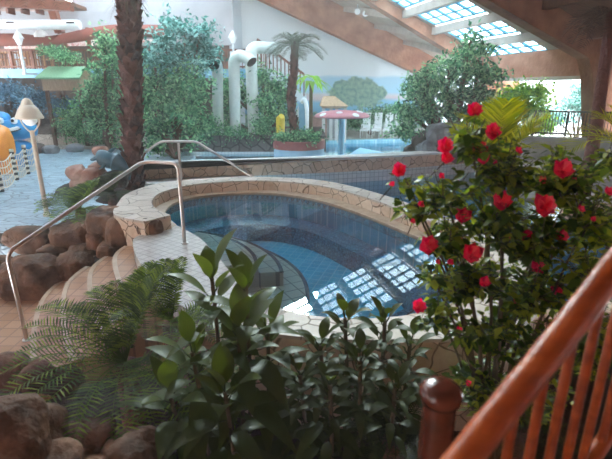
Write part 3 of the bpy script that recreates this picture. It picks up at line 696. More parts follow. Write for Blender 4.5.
t = thing('play_creature', 'bright blue smiling play creature with white teeth behind the rope fence', 'play figure', (cr_.x, cr_.y, -.4))
b = MB(); b.rock((cr_.x, cr_.y+.1, cr_.z-.05), (.62, .5, .34), 3, .06); b.rock((cr_.x-.5, cr_.y+.2, cr_.z+.22), (.3, .3, .3), 5, .05); b.rock((cr_.x, cr_.y+.1, -.15), (.45, .4, .6), 6, .05); b.build('body', M['play_blue'], t)
for dx in (-.2, .22):
    b = MB(); b.lathe((cr_.x+dx, cr_.y-.28, cr_.z+.24), [(.01, -.1), (.08, -.07), (.1, 0), (.08, .07), (.01, .1)], 14); e_ = b.build('eye', M['white_plastic'], t)
    b = MB(); b.lathe((cr_.x+dx+.01, cr_.y-.38, cr_.z+.25), [(.01, -.045), (.04, -.03), (.045, 0), (.04, .03), (.01, .045)], 10); sub(b, 'pupil', M['black'], e_)
b = MB(); b.tube(catmull([V((cr_.x-.35, cr_.y-.36, cr_.z+.04)), V((cr_.x, cr_.y-.46, cr_.z-.04)), V((cr_.x+.38, cr_.y-.34, cr_.z+.04))], 6), [.03]+[.055]*11+[.03], 10); b.build('teeth', M['white_plastic'], t)
b = MB(); b.tube(catmull([V((cr_.x-.38, cr_.y-.34, cr_.z-.0)), V((cr_.x, cr_.y-.47, cr_.z-.1)), V((cr_.x+.42, cr_.y-.31, cr_.z-.0))], 6), .02, 8); b.build('lip', M['black'], t)
b = MB()
for s_, p in enumerate([(-.75, .1, .42), (-.9, .0, .1)]): b.rock((cr_.x+p[0], cr_.y+p[1], cr_.z+p[2]), (.2, .2, .22), 8+s_, .05)
b.build('arm', M['play_blue'], t)
o_p = UY(-2, 142, 13.2)
b = MB(); b.rock((o_p.x, o_p.y, o_p.z-.1), (.42, .4, .62), 2, .08); b.rock((o_p.x+.1, o_p.y, -.2), (.3, .35, .3), 4, .08)
o = b.build('play_sculpture', M['play_orange'], None, loc=(o_p.x, o_p.y, -.4)); tag(o, 'rounded orange play sculpture at the left edge below the blue creature', 'play figure')
for x, y, rx, seed, lab in ((51.5, 149, .33, 1, 'left one of two smooth grey stones on the pale blue paving'), (75.5, 147.5, .36, 2, 'right one of two smooth grey stones on the pale blue paving'), (38, 149, .3, 3, 'dark pointed stone behind the cream post lamp')):
    p = UZ(x, y+4, -.4); b = MB(); b.rock((p.x, p.y, -.28), (rx, .25, .2 if seed < 3 else .3), seed, .08); o = b.build('stone', M['rock_grey'] if seed < 3 else M['rock_dark'], None, loc=(p.x, p.y, -.4)); tag(o, lab, 'stone')
b = MB()
p, q = UZ(-20, 151, -.4), UZ(120, 148, -.4)
rod(b, V((p.x-2, p.y+.4, -.14)), V((UZ(42, 150, -.4).x, q.y+.3, -.14)), .5, .52)
rod(b, V((UZ(42, 150, -.4).x, q.y+.3, -.18)), V((q.x, q.y+.3, -.18)), .5, .42)
o = b.build('garden_kerb', M['pave_warm'], None, False); tag(o, 'low tan stone kerb along the back of the blue paving', 'kerb')

# dolphin on its rocks
c = UY(110, 160, 9.0)
t = thing('dolphin_sculpture', 'slate blue dolphin sculpture leaping from the pinkish rocks by the palm trunk', 'sculpture', (c.x, c.y, c.z-.2))
path = [UY(x, y, 9.0) for x, y in ((90.5, 160), (94, 159), (98, 157.5), (103, 158), (110, 160.5), (117, 163), (123, 168), (127, 174), (129, 180))]
b = MB(); b.tube(catmull(path, 4), [v for v in [.014, .022, .028, .032, .036, .04, .044, .05, .1, .14, .155, .16, .163, .165, .166, .166, .165, .16, .155, .18, .17, .155, .14, .125, .11, .1, .09, .08, .07, .06, .05, .04, .03][:len(catmull(path, 4))]], 18); b.build('body', M['dolphin'], t)
d_ = UY(112, 151, 9.02); b = MB(); b.tube([d_+V((-.09, 0, -.06)), d_+V((.0, .0, .02)), d_+V((.09, .01, .07))], [.05, .035, .006], 8); b.build('dorsal_fin', M['dolphin'], t)
d_ = UY(104, 164, 8.86); b = MB(); b.tube([d_+V((.03, .03, .04)), d_+V((-.02, -.02, -.05)), d_+V((-.1, -.04, -.1))], [.045, .035, .006], 8); b.build('flipper', M['dolphin'], t)
b = MB(); b.lathe(UY(105.5, 158, 8.86), [(.001, -.014), (.014, 0), (.001, .014)], 8); b.build('eye', M['pale_belly'], t)
rk = [(76, 172, .22, .16, 'rock_pink', 'broad pinkish rock left of the dolphin sculpture'), (92, 176, .28, .2, 'rock_pink', 'pinkish rock directly below the dolphin snout'), (101, 150, .17, .1, 'rock_pink', 'small rounded pink rock behind the dolphin back'),
      (97, 166, .16, .1, 'rock_pink', 'cream patch rock tucked under the dolphin snout'), (117, 178, .3, .2, 'rock_dark', 'dark shaded rock under the dolphin tail'), (83, 184, .26, .16, 'rock_pink', 'low pale rock above the dark fern fronds')]
for i, (x, y, rx, rzz, mt, lab) in enumerate(rk):
    p = UY(x, y, 9.1 if y < 172 and i != 2 else (9.3 if i == 2 else 8.9)); b = MB(); b.rock((p.x, p.y, p.z-.02), (rx, rx*.9, rzz), 20+i, .3); o = b.build('rock', M[mt], None, loc=(p.x, p.y, p.z-rzz)); tag(o, lab, 'rock')
# earth mound that carries them
b = MB(); c = UZ(100, 190, -.4); b.rock((c.x+.1, c.y+.1, -.65), (1.4, .9, .5), 31, .15); b.rock((c.x+1.0, c.y-.7, -.7), (.9, .9, .5), 32, .15)
o = b.build('floor.007', M['soil']); o['kind'] = 'structure'

# ================= retaining boulders by the path
bl = [ # x0, x1, y0, y1, Y
 (6, 55, 227, 257, 6.9, 'flat dark boulder at the left end of the wall top'), (50, 93, 221, 252, 6.75, 'wide flat-topped boulder in the middle of the wall top'),
 (90, 120, 205, 252, 6.6, 'tall pale-topped boulder beside the crazy-paved rim'), (107, 137, 217, 256, 6.35, 'squat square boulder beside the hot tub platform'),
 (37, 60, 246, 262, 6.4, 'small rounded boulder wedged above the largest boulder'), (3, 55, 253, 308, 5.95, 'largest upright boulder behind the foot of the steel handrail'),
 (56, 86, 252, 287, 6.2, 'mid-sized boulder right of the largest upright boulder'), (-14, 12, 257, 300, 6.1, 'dark boulder cut by the left edge of the picture'),
 (85, 99, 233, 253, 6.35, 'small narrow boulder under the wide flat-topped boulder'), (51, 65, 263, 290, 6.05, 'narrow boulder squeezed between the two low boulders'), (96, 113, 243, 262, 6.2, 'small dark boulder beneath the squat square boulder'),
 (66, 92, 246, 262, 6.45, 'dark gap-filling boulder between upper and lower rows'), (133, 160, 220, 240, 6.05, 'brown boulder set in the end of the stone-faced rim')]
for i, (x0, x1, y0, y1, Y, lab) in enumerate(bl):
    c0_, c1_ = UY(x0, y1, Y), UY(x1, y0, Y); p = (c0_+c1_)/2; rx, rzz = (c1_.x-c0_.x)/2*1.02, (c1_.z-c0_.z)/2*.98
    b = MB(); b.rock(p+V((0, .1, 0)), (rx, min(.34, rx*1.1) if i != 12 else .12, rzz), 40+i, .2, 4)
    o = b.build('boulder', M['rock_red'], None, loc=(p.x, p.y, p.z-rzz)); tag(o, lab, 'boulder', 'boulders of the retaining wall')
b = MB(); b.prism([(-6.5, 7.3), (-6.5, 7.0), (-3.6, 6.75), (-2.6, 6.6), (-2.9, 7.3)], -1, -.36); o = b.build('floor.008', M['soil'], None, False); o['kind'] = 'structure'
bl = [(8, 432, 2.15, .26, .3, 'large red-brown boulder in the bottom left corner'), (38, 372, 2.75, .13, .12, 'small grey-brown boulder left of the fern stem'), (64, 376, 2.8, .14, .1, 'dark boulder shaded by the fern fronds'),
      (36, 425, 2.3, .2, .13, 'wet dark boulder between the corner boulder and the fern'), (82, 438, 2.35, .22, .14, 'shaded boulder in the middle of the bottom left group'), (134, 448, 2.3, .2, .15, 'red-brown boulder lowest under the broad-leaved plant'),
      (48, 462, 2.1, .22, .13, 'dark boulder cut by the bottom edge near the left corner'), (14, 366, 3.0, .16, .16, 'brown boulder behind the corner boulder'), (100, 470, 2.15, .18, .12, 'boulder cut by the bottom edge beside the red-brown one')]
for i, (x, y, Y, rx, rzz, lab) in enumerate(bl):
    p = UY(x, y+6, Y); b = MB(); b.rock(p, (rx, rx*.85, rzz), 60+i, .25); o = b.build('boulder', M['rock_red'], None, loc=(p.x, p.y, p.z-rzz)); tag(o, lab, 'boulder', 'boulders of the planting bed')
# ================= balcony at upper left
BY = 21.0
zf = UY(20, 69, BY).z
bx0, bx1 = -16.5, UY(262, 60, BY).x
b = MB(); b.box(((bx0+bx1)/2, BY+2.2, zf-.1), (bx1-bx0, 4.4, .2)); struct(b, 'floor.009', M['interior'])
b = MB(); zz0 = UY(20, 78, BY).z; b.box(((bx0+bx1)/2, BY-.06, (zz0+zf)/2), (bx1-bx0, .1, zf-zz0)); struct(b, 'trim_10', M['fascia_blue'])
b = MB(); b.box(((bx0+xl)/2, BY+3.7, 1.0), (xl-bx0, .2, 6.6)); b.box((bx0, BY+2.2, 1.3), (.2, 4.4, 6)); struct(b, 'wall_left', M['interior'])
rt = UY(20, 50, BY).z
rl = thing('balcony_railing', 'red-brown wooden balcony railing at upper left', 'railing', (bx0, BY+.05, zf))
b = MB(); b.box(((bx0+bx1)/2, BY+.05, rt), (bx1-bx0, .09, .09)); b.build('top_rail', M['wood_red'], rl, False)
b = MB(); b.box(((bx0+bx1)/2, BY+.05, zf+.1), (bx1-bx0, .06, .06)); b.build('bottom_rail', M['wood_red'], rl, False)
x = UY(-11, 60, BY).x; k = 0
while x < bx1:
    b = MB(); b.box((x, BY+.05, (zf+rt)/2), (.11, .11, rt-zf)); b.build('post', M['wood_red'], rl, False)
    if k < 99: 
        b = MB()
        for j in range(1, 7): b.box((x+j*.135, BY+.05, (zf+rt)/2), (.03, .03, rt-zf-.05))
        b.build('baluster_bay', M['wood_red'], rl, False)
    x += .945; k += 1
# awnings
def cloth(top, bot, Y, name, label, mat):
    n_ = len(top); tp = catmull([UY(x, y, Y) for x, y in top], 5); bt = catmull([UY(x, y, Y-.5) for x, y in bot], 5); m = len(tp)
    vs = [p for p in tp]+[p for p in bt]+[p+V((0, .05, 0)) for p in tp]+[p+V((0, .05, 0)) for p in bt]
    fs = []
    for i in range(m-1): fs += [(i, m+i, m+i+1, i+1), (2*m+i, 2*m+i+1, 3*m+i+1, 3*m+i), (i, i+1, 2*m+i+1, 2*m+i), (m+i, 3*m+i, 3*m+i+1, m+i+1)]
    fs += [(0, 2*m, 3*m, m), (m-1, 2*m-1, 4*m-1, 3*m-1)]
    b = MB(); b.add(vs, fs); o = b.build(name, mat, None, 'all', loc=tp[0]); tag(o, label, 'awning'); return o
cloth([(-12, 33.5), (20, 33.5), (42, 36), (56, 35), (68, 33)], [(-12, 46), (20, 46), (42, 44.5), (56, 43.5), (68, 43)], BY-.2, 'fabric_awning', 'rust brown fabric awning hanging at the far left of the balcony', M['fabric_brown'])
cloth([(58, 35), (75, 31), (95, 27), (118, 24.5), (170, 25)], [(52, 44.5), (70, 43), (90, 40), (115, 36.5), (170, 38)], BY-.5, 'fabric_awning', 'rust brown fabric awning sweeping up behind the palm trunk', M['fabric_brown'])
# posts under the awning
for x, lab in ((66, 'slim wooden balcony post left of the hut roof ridge'), (90, 'slim wooden balcony post between the hut and the palm trunk')):
    p = UY(x, 50, BY+.2); b = MB(); b.box((p.x, p.y, zf+.85), (.12, .12, 1.7)); o = b.build('balcony_post', M['wood_red'], None, False, loc=(p.x, p.y, zf)); tag(o, lab, 'post')
# pale bulkhead, duct, dome, brace, brown soffit with joists
b = MB(); z0, z1 = UY(20, 37, 23.5).z, UY(20, 12, 23.5).z; b.box((-11.5, 23.5, (z0+z1)/2), (9.5, .3, z1-z0)); struct(b, 'wall_front.001', M['wall_white'])
b = MB(); p, q = UY(-8, 24, 20.2), UY(80, 25, 20.2); b.tube([p, q], .185, 20)
o = b.build('ventilation_duct', M['white_plastic'], None, loc=p); tag(o, 'long white cylindrical ventilation duct above the awnings', 'duct')
t_ = thing('_tmp', '', '', (0, 0, 0)); bpy.data.objects.remove(t_)
for x, lab in ((9.5, 'dark grille on the left of the white ventilation duct'), (70, 'dark grille at the right end of the white ventilation duct')):
    g0 = UY(x, 22.5, 20.0); b = MB(); b.box((g0.x, 20.02, g0.z), (.32, .03, .06)); g_ = b.build('air_grille', M['dark_hole'], None, False); g_.parent = o
    g_.matrix_parent_inverse = Matrix.Translation(-V(o.location))
b = MB(); p = UY(41, 35, 20.9); b.lathe((p.x, p.y, p.z-.1), [(.28, 0), (.27, .12), (.2, .24), (.1, .3), (.01, .32)], 20); o = b.build('dome_lamp', M['white_paint'], None, loc=p); tag(o, 'white dome lamp resting above the left awning', 'lamp')
b = MB(); rod(b, UY(48, -6, 20.8), UY(60, 33, 20.8), .3, .3); o = b.build('timber_brace', M['wood_red'], None, False, loc=UY(60, 33, 20.8)); tag(o, 'dark red-brown slanting timber brace behind the white duct', 'beam')
b = MB(); rod(b, UY(-15, 2, 19.5), UY(72, 7, 19.5), .3, .3); o = b.build('timber_beam', M['wood_red'], None, False, loc=UY(-15, 5, 19.5)); tag(o, 'red-brown timber beam across the top left corner', 'beam')
b = MB(); b.prism([(-17, 18.5), (UY(76, 5, 23).x, 18.5), (UY(76, 5, 23).x, 26), (-17, 26)], UY(20, -1, 21).z, UY(20, -1, 21).z+.15); struct(b, 'ceiling.003', M['ceil_brown'])
for i in range(6):
    x = -14.4+i*.62; p = V((x, 20.8, UY(20, 9, 21).z)); b = MB(); b.box((x, 21.0, p.z-.05), (.1, .5, .3)); o = b.build('ceiling_joist', M['wood_red'], None, False, loc=p); tag(o, 'short dark ceiling joist in the row above the white duct', 'joist', 'ceiling joists above the duct')
# posters strip behind railing
for i, (x0, x1, y0, y1) in enumerate(((5, 38, 46, 49.5), (68, 100, 38.5, 46), (141, 172, 39, 42.5))):
    p, q = UY(x0, y1, BY+1.5), UY(x1, y0, BY+1.5); b = MB(); b.box(((p.x+q.x)/2, BY+1.5, (p.z+q.z)/2), (q.x-p.x, .04, q.z-p.z))
    m_ = M.get('posters') or paving('coloured_poster_strip', '#e8ddd4', '#c4605a', '#dfd6cf', 7, .05, bump=0); M['posters'] = m_
    o = b.build('poster_strip', m_, None, False, loc=((p.x+q.x)/2, BY+1.5, p.z)); tag(o, ['strip of coloured posters above the balcony tables at far left', 'strip of coloured posters between the balcony posts', 'strip of coloured posters right of the palm trunk'][i], 'poster')
# tables, chairs and pale curtains on the balcony
def bchair(c, rz):
    t = thing('wooden_chair', '', 'chair', c); R = Matrix.Rotation(rz, 3, 'Z'); c = V(c)
    def bx(nm, ctr, s_): b = MB(); b.box(c+R@V(ctr), s_, M=R); b.build(nm, M['wood_chair'], t, False)
    bx('seat', (0, 0, .44), (.42, .42, .05)); bx('backrest', (0, .2, .72), (.42, .04, .34))
    for a in (-1, 1):
        for d in (-1, 1): bx('leg', (a*.18, d*.18, .21), (.04, .04, .42))
    return t
def btable(c):
    t = thing('wooden_table', '', 'table', c); c = V(c)
    b = MB(); b.box(c+V((0, 0, .73)), (.85, .75, .05)); b.build('tabletop', M['wood_chair'], t, False)
    for a in (-1, 1):
        for d in (-1, 1): b = MB(); b.box(c+V((a*.36, d*.3, .35)), (.06, .06, .7)); b.build('leg', M['wood_chair'], t, False)
    return t
def lab(o, l): o['label'] = l; return o
lab(btable((UY(9, 60, BY+.9).x, BY+.9, zf)), 'honey wood table nearest the left edge of the balcony')
lab(btable((UY(40, 60, BY+.9).x, BY+.9, zf)), 'honey wood table on the balcony left of the leafy bush')
for x, r_, l in ((1, 1.5, 'honey wood chair at the left edge of the balcony'), (17, -1.5, 'honey wood chair right of the leftmost balcony table'), (25, .3, 'honey wood chair beside the lantern pole on the balcony'),
                 (32, 1.4, 'honey wood chair left of the second balcony table'), (48, -1.4, 'honey wood chair right of the second balcony table')):
    lab(bchair((UY(x, 60, BY+.85).x, BY+.85, zf), r_), l)
for i, (x0, x1) in enumerate(((9, 19), (21, 26), (30, 38))):
    p, q = UY(x0, 66, BY+2.6), UY(x1, 49, BY+2.6); b = MB(); n_ = 24
    vs = []
    for k in range(n_+1):
        xx = p.x+(q.x-p.x)*k/n_; yy = BY+2.6+.05*math.sin(k*1.7); vs += [(xx, yy, zf), (xx, yy, q.z), (xx, yy+.02, zf), (xx, yy+.02, q.z)]
    fs = []
    for k in range(n_): a = k*4; fs += [(a, a+4, a+5, a+1), (a+2, a+3, a+7, a+6), (a+1, a+5, a+7, a+3)]
    b.add(vs, fs); o = b.build('curtain', M['wall_strip'], None, 'all', loc=(p.x, BY+2.6, zf)); tag(o, ['pale curtain left of the lantern pole on the balcony', 'narrow pale curtain right of the lantern pole', 'pale curtain behind the second balcony table'][i], 'curtain')
bl_ = lantern('balcony_lantern', 'white lantern on a pale pole in front of the balcony at upper left', 17, 29.5, 60, BY-.9, zf-.2, 1.25, 'l')
b = MB(); lx = bl_.location.x; b.box((lx, BY-.5, zf-.22), (.12, .95, .08)); b.build('bracket', M['white_plastic'], bl_, False)
lantern('wall_lantern', 'white lantern on a pole before the white wall above the pipes', 232.5, 30, 60, 20.5, -.3, 1.1, 'l')
lantern('terrace_lantern', 'white lantern beyond the black railing at right', 558, 87, 110, 18.5, -.3, 1.0, 'l')

# green-roofed bamboo hut
HY = 18.6; c0_ = UY(43, 90, HY); c1_ = UY(72, 90, HY); zt = UY(50, 78, HY).z; zb = UY(50, 90.5, HY).z; zr = UY(60, 67.5, HY).z
hut = thing('bamboo_hut', 'small bamboo hut with pale green roof under the balcony', 'hut', ((c0_.x+c1_.x)/2, HY+.5, zb))
x0, x1 = c0_.x, c1_.x+.35
b = MB(); b.box(((x0+x1)/2, HY+.6, (zt+zb)/2), (x1-x0, 1.2, zt-zb)); b.build('bamboo_walls', M['bamboo'], hut, False)
b = MB(); xe0, xe1 = x0-.12, x1+.12; ys, yr, ye = HY-.2, HY+.6, HY+1.4
b.hexa([(xe0, ys, zt-.05), (xe1, ys, zt-.05), (xe1-.1, yr, zr), (xe0+.15, yr, zr), (xe0, ys, zt+.02), (xe1, ys, zt+.02), (xe1-.1, yr, zr+.07), (xe0+.15, yr, zr+.07)])
b.hexa([(xe0+.15, yr, zr), (xe1-.1, yr, zr), (xe1, ye, zt-.05), (xe0, ye, zt-.05), (xe0+.15, yr, zr+.07), (xe1-.1, yr, zr+.07), (xe1, ye, zt+.02), (xe0, ye, zt+.02)])
b.build('roof', M['green_roof'], hut, False)
b = MB(); b.add([(x1, ys+.2, zt), (x1, ye-.2, zt), (x1, yr, zr)], [(0, 1, 2)]); b.build('gable', M['bamboo'], hut, False)
for a in (x0+.1, x1-.1):
    for d in (HY+.1, HY+1.1): b = MB(); b.box((a, d, (zb-.4)/2), (.12, .12, zb+.4)); b.build('stilt', M['bark'], hut, False)

# ================= white goosenecks behind the lava wall
b = MB(); p, q = UZ(140, 158, -.35), UZ(325, 152, -.35)
wy0 = 16.8; xa, xb = UY(150, 145, wy0).x, UY(326, 145, wy0).x
b.box(((xa+xb)/2, wy0+.4, -.1), (xb-xa, .8, .85)); lv = thing('lava_stone_wall', 'dark lava stone retaining wall below the white pipes', 'wall', ((xa+xb)/2, wy0+.4, -.5)); b.build('stone_facing', M['lava_wall'], lv, False)
b = MB(); b.box(((xa+xb)/2, wy0-.02, -.34), (xb-xa, .06, .16)); b.build('tile_band', M['tile_strip'], lv, False)
b = MB(); b.box(((xa+xb)/2, wy0+2.6, -.1), (xb-xa, 3.7, .8)); struct(b, 'floor.010', M['soil'])
def pipe(label, pts, r, open_end=True):
    t = thing('gooseneck_pipe', label, 'pipe', pts[0], 'white gooseneck pipes above the lava wall')
    P_ = roundpath(pts, .32, 7); b = MB(); b.tube(P_, r, 24); b.build('tube', M['pipe'], t)
    if open_end:
        d = (P_[-1]-P_[-2]).normalized(); Mx = d.to_track_quat('Z', 'Y').to_matrix(); b = MB(); b.lathe(P_[-1]+d*.005, [(r*.97, 0), (r*.9, .01), (r*.86, .0)], 24, M=Mx); e_ = b.build('mouth', M['dark_hole'], t)  # dark disc stands in for the shade inside the open pipe
    return t
PY_ = 17.4
def pp(x, y, Y=PY_): return UY(x, y, Y)
z_ = .25
def bs(x): q = pp(x, 142); return V((q.x, PY_, .2))
p1_ = pp(217.5, 66)
pipe('shortest white gooseneck pipe, left of the three, mouth facing forward', [V((pp(218.5, 142).x, PY_, .2)), V((p1_.x, PY_, p1_.z+.1)), V((p1_.x-.02, PY_-.55, p1_.z+.02))], .2)
p2_ = pp(238, 56); pipe('tall white gooseneck pipe in the middle, bending right to a dark mouth', [V((pp(236, 142).x, PY_, .2)), V((pp(234, 60).x, PY_, p2_.z)), V((pp(247, 56).x, PY_-.1, p2_.z)), V((pp(252.5, 61).x, PY_-.25, p2_.z-.22))], .21)
pipe('white pipe at right of the three, turning back toward the stairs', [V((pp(254, 142, 17.9).x, 17.9, .2)), V((pp(251, 60, 17.9).x, 17.9, pp(251, 47, 17.9).z)), V((pp(277, 47, 17.9).x, 18.6, pp(277, 47, 17.9).z))], .22)

# stairs with pinkish railing going down to the right
s0, s1 = UY(258, 62, 21.5), UY(304, 96, 21.5)
sr = thing('staircase', 'pale staircase with pink-brown railings descending behind the small palm', 'staircase', (s0.x, 21.5, s1.z-1))
d = s1-s0
for i in range(12):
    p = s0.lerp(s1, i/11); b = MB(); b.box((p.x, 22, p.z-.08), (abs(d.x)/11+.05, 1.1, .16)); b.build('step', M['wall_strip'], sr, False)
for yy in (21.45, 22.55):
    b = MB(); up = .95
    rod(b, V((s0.x, yy, s0.z+up)), V((s1.x, yy, s1.z+up)), .07, .08); b.build('hand_rail', M['wood_red'], sr, False)
    if yy < 22:
        for i in range(13):
            p = s0.lerp(s1, i/12); b = MB(); b.box((p.x, yy, p.z+up/2), (.05, .05, up)); b.build('baluster', M['wood_red'], sr, False)
b = MB(); rod(b, V((s0.x, 21.5, s0.z-.2)), V((s1.x, 21.5, s1.z-.2)), .08, .3); b.build('stringer', M['wall_strip'], sr, False)
b = MB(); b.box((UY(250, 60, 22).x, 22.2, s0.z-.1), (.9, 1.6, .2)); b.build('landing', M['wall_strip'], sr, False)

# ================= round planter with palm
plc = UY(299, 150, 14.6); pr = .83
t = thing('round_planter', 'round planter with dusty red band and pale blue base', 'planter', (plc.x, 14.6, -.6))
zA, zB, zC = UY(299, 162, 14.6-pr).z, UY(299, 151, 14.6-pr).z, UY(299, 142.5, 14.6-pr).z
b = MB(); b.lathe((plc.x, 14.6, 0), [(pr-.02, -.9), (pr-.02, zB)], 40); b.build('base', M['planter_blue'], t)
b = MB(); b.lathe((plc.x, 14.6, 0), [(pr, zB), (pr, zC), (pr-.1, zC), (pr-.1, zC-.05)], 40); b.build('rim_band', M['planter_red'], t)
b = MB(); b.lathe((plc.x, 14.6, 0), [(pr-.1, zC-.12), (pr-.1, zC-.04)], 24); b.build('soil', M['soil'], t)

# mushroom shower
mp_ = UY(342, 118, 15.9); t = thing('mushroom_shower', 'pink mushroom shower with white spots on a light blue pole in the pool', 'mushroom shower', (mp_.x, 15.9, -.9))
ztop, zrim = UY(342, 110, 15.9).z, UY(342, 117.5, 15.0).z-.02
b = MB(); b.lathe((mp_.x, 15.9, 0), [(.11, -.95), (.1, zrim+.05)], 18); b.build('pole', M['pole_blue'], t)
b = MB(); hh = ztop-zrim; R_ = .95; prof = [(.12, .02), (R_-.05, -.03), (R_, 0)]+[(R_*math.cos(a_*PI/2/8), hh*math.sin(a_*PI/2/8)) for a_ in range(1, 8)]+[(.02, hh)]
b.lathe((mp_.x, 15.9, zrim), prof, 40); cp = b.build('cap', M['mush_pink'], t)
for k in range(9):
    a_ = k*2*PI/9+.3; el = .45 if k % 2 else .85; c = V((mp_.x+R_*math.cos(el)*math.cos(a_), 15.9+R_*math.cos(el)*math.sin(a_), zrim+hh*math.sin(el)))
    nn = V((math.cos(a_)*math.cos(el)*hh, math.sin(a_)*math.cos(el)*hh, math.sin(el)*R_)).normalized(); b = MB(); b.lathe(c, [(.12, -.01), (.1, .014), (.02, .02)], 16, M=nn.to_track_quat('Z', 'Y').to_matrix()); sub(b, 'spot', M['white_plastic'], cp)
# floating mat
p = [UZ(x, y, -.33) for x, y in ((349, 156), (360, 149), (384, 154), (378, 157))]; b = MB(); b.prism([(q.x, q.y) for q in p], -.345, -.27); o = b.build('floating_mat', M['pole_blue'], None, False, loc=(p[0].x, p[0].y, -.33)); tag(o, 'pale blue floating mat on the pool right of the mushroom shower', 'pool float')

# sun loungers
def lounger():
    t = thing('sun_lounger', '', 'sun lounger', (0, 0, 0), 'white sun loungers by the mural')
    b = MB(); b.box((0, -.3, .33), (.6, 1.3, .06)); b.build('seat', M['white_plastic'], t, False)
    b = MB(); R = Matrix.Rotation(math.radians(68), 3, 'X'); b.box((0, .5, .66), (.6, .74, .06), M=R); b.build('backrest', M['white_plastic'], t, False)
    for a in (-1, 1):
        b = MB(); b.tube([V((a*.31, -.2, .34)), V((a*.31, -.15, .5)), V((a*.31, .4, .52))], .025, 8); b.build('armrest', M['white_plastic'], t)
        for d in (-.8, .3): b = MB(); b.box((a*.26, d, .15), (.05, .06, .3)); b.build('leg', M['white_plastic'], t, False)
    return t
l0 = lounger()
def copy_tree(o, parent=None):
    c = o.copy(); COL.objects.link(c)
    if parent: c.parent = parent
    for ch in list(o.children): copy_tree(ch, c)
    return c
ll = ['leftmost of the four white sun loungers in front of the mural', 'second from the left of the four white sun loungers', 'second from the right of the four white sun loungers', 'rightmost of the four white sun loungers, beside the leafy tree']
for i, x in enumerate((362.5, 373.5, 384, 393)):
    o = l0 if i == 0 else copy_tree(l0); p = UZ(x, 134.5, -.27); o.location = (p.x, 22.3, -.27); o.rotation_euler.z = math.radians(-14); o['label'] = ll[i]
    o.scale = (.62, .86, 1.1)

# thatched sunshade with white posts, pink wall, blue-white pylon
ty = 20.5; a_, c_ = UY(322, 105, ty), UY(347, 105, ty)
t = thing('thatched_shelter', 'straw-thatched shelter on white posts behind the mushroom shower', 'shelter', ((a_.x+c_.x)/2, ty, -.27))
zt_, ze = UY(330, 96, ty).z, UY(340, 105.5, ty).z
b = MB(); cxx = UY(329, 100, ty).x
b.add([(cxx-.25, ty, zt_), (cxx+.25, ty, zt_), (a_.x-.1, ty-.7, ze), (c_.x, ty-.7, ze), (c_.x, ty+.7, ze), (a_.x-.1, ty+.7, ze), (c_.x-.1, ty-.6, ze-.1), (a_.x, ty-.6, ze-.1), (c_.x-.1, ty+.6, ze-.1), (a_.x, ty+.6, ze-.1)],
      [(0, 2, 3, 1), (1, 3, 4), (1, 4, 5, 0), (0, 5, 2), (2, 7, 6, 3), (3, 6, 8, 4), (4, 8, 9, 5), (5, 9, 7, 2), (6, 7, 9, 8)]); b.build('roof', M['thatch'], t, False)
for x in (323.5, 331, 336.5, 345): 
    p = UY(x, 120, ty-.5 if x > 324 else ty-.4); b = MB(); b.box((p.x, p.y, (ze-.3)/2), (.13, .13, ze+.27)); b.build('post', M['white_paint'], t, False)
p = UY(331, 125, ty); b = MB(); b.box((p.x, ty, .35), (.35, .3, .95)); o = b.build('refuse_bin', M['grey_ledge'], None, False, loc=(p.x, ty, -.27)); tag(o, 'grey bin standing between the white posts of the thatched shelter', 'bin')
p, q = UY(306, 130, 22), UY(330, 116, 22); b = MB(); b.box(((p.x+q.x)/2, 22, (q.z-.27)/2), (q.x-p.x, .3, q.z+.27)); o = b.build('garden_wall', M['dusty_pink'], None, False, loc=(p.x, 22, -.27)); tag(o, 'low dusty pink wall behind the thatched shelter', 'wall')
p, q = UY(299, 130, 19.5), UY(307, 96, 19.5)
t = thing('water_slide_tower', 'narrow blue and white slide tower behind the small palm', 'slide', (p.x, 19.5, -.27))
b = MB(); b.prism([(p.x, 19.3), (q.x, 19.3), (q.x, 20.1), (p.x, 20.1)], -.27, q.z-.25); b.build('tower', M['fascia_blue'], t, False)
b = MB(); b.tube(catmull([V((p.x-.1, 19.5, q.z-.9)), V((p.x+.1, 19.4, q.z-.35)), V((q.x-.1, 19.3, q.z-.15)), V((q.x, 19.2, q.z-.6)), V((q.x+.03, 19.1, .2))], 5), .09, 12); b.build('chute', M['white_plastic'], t)
p = UY(280.5, 124, 16.4); b = MB(); b.tube([V((p.x, 16.4, -.2)), V((p.x, 16.4, UY(280, 118, 16.4).z)), V((p.x+.05, 16.3, UY(280, 116, 16.4).z))], [.14, .16, .1], 14); o = b.build('yellow_bollard', M['yellow'], None, loc=(p.x, 16.4, -.2)); tag(o, 'yellow bollard left of the small palm trunk', 'bollard')

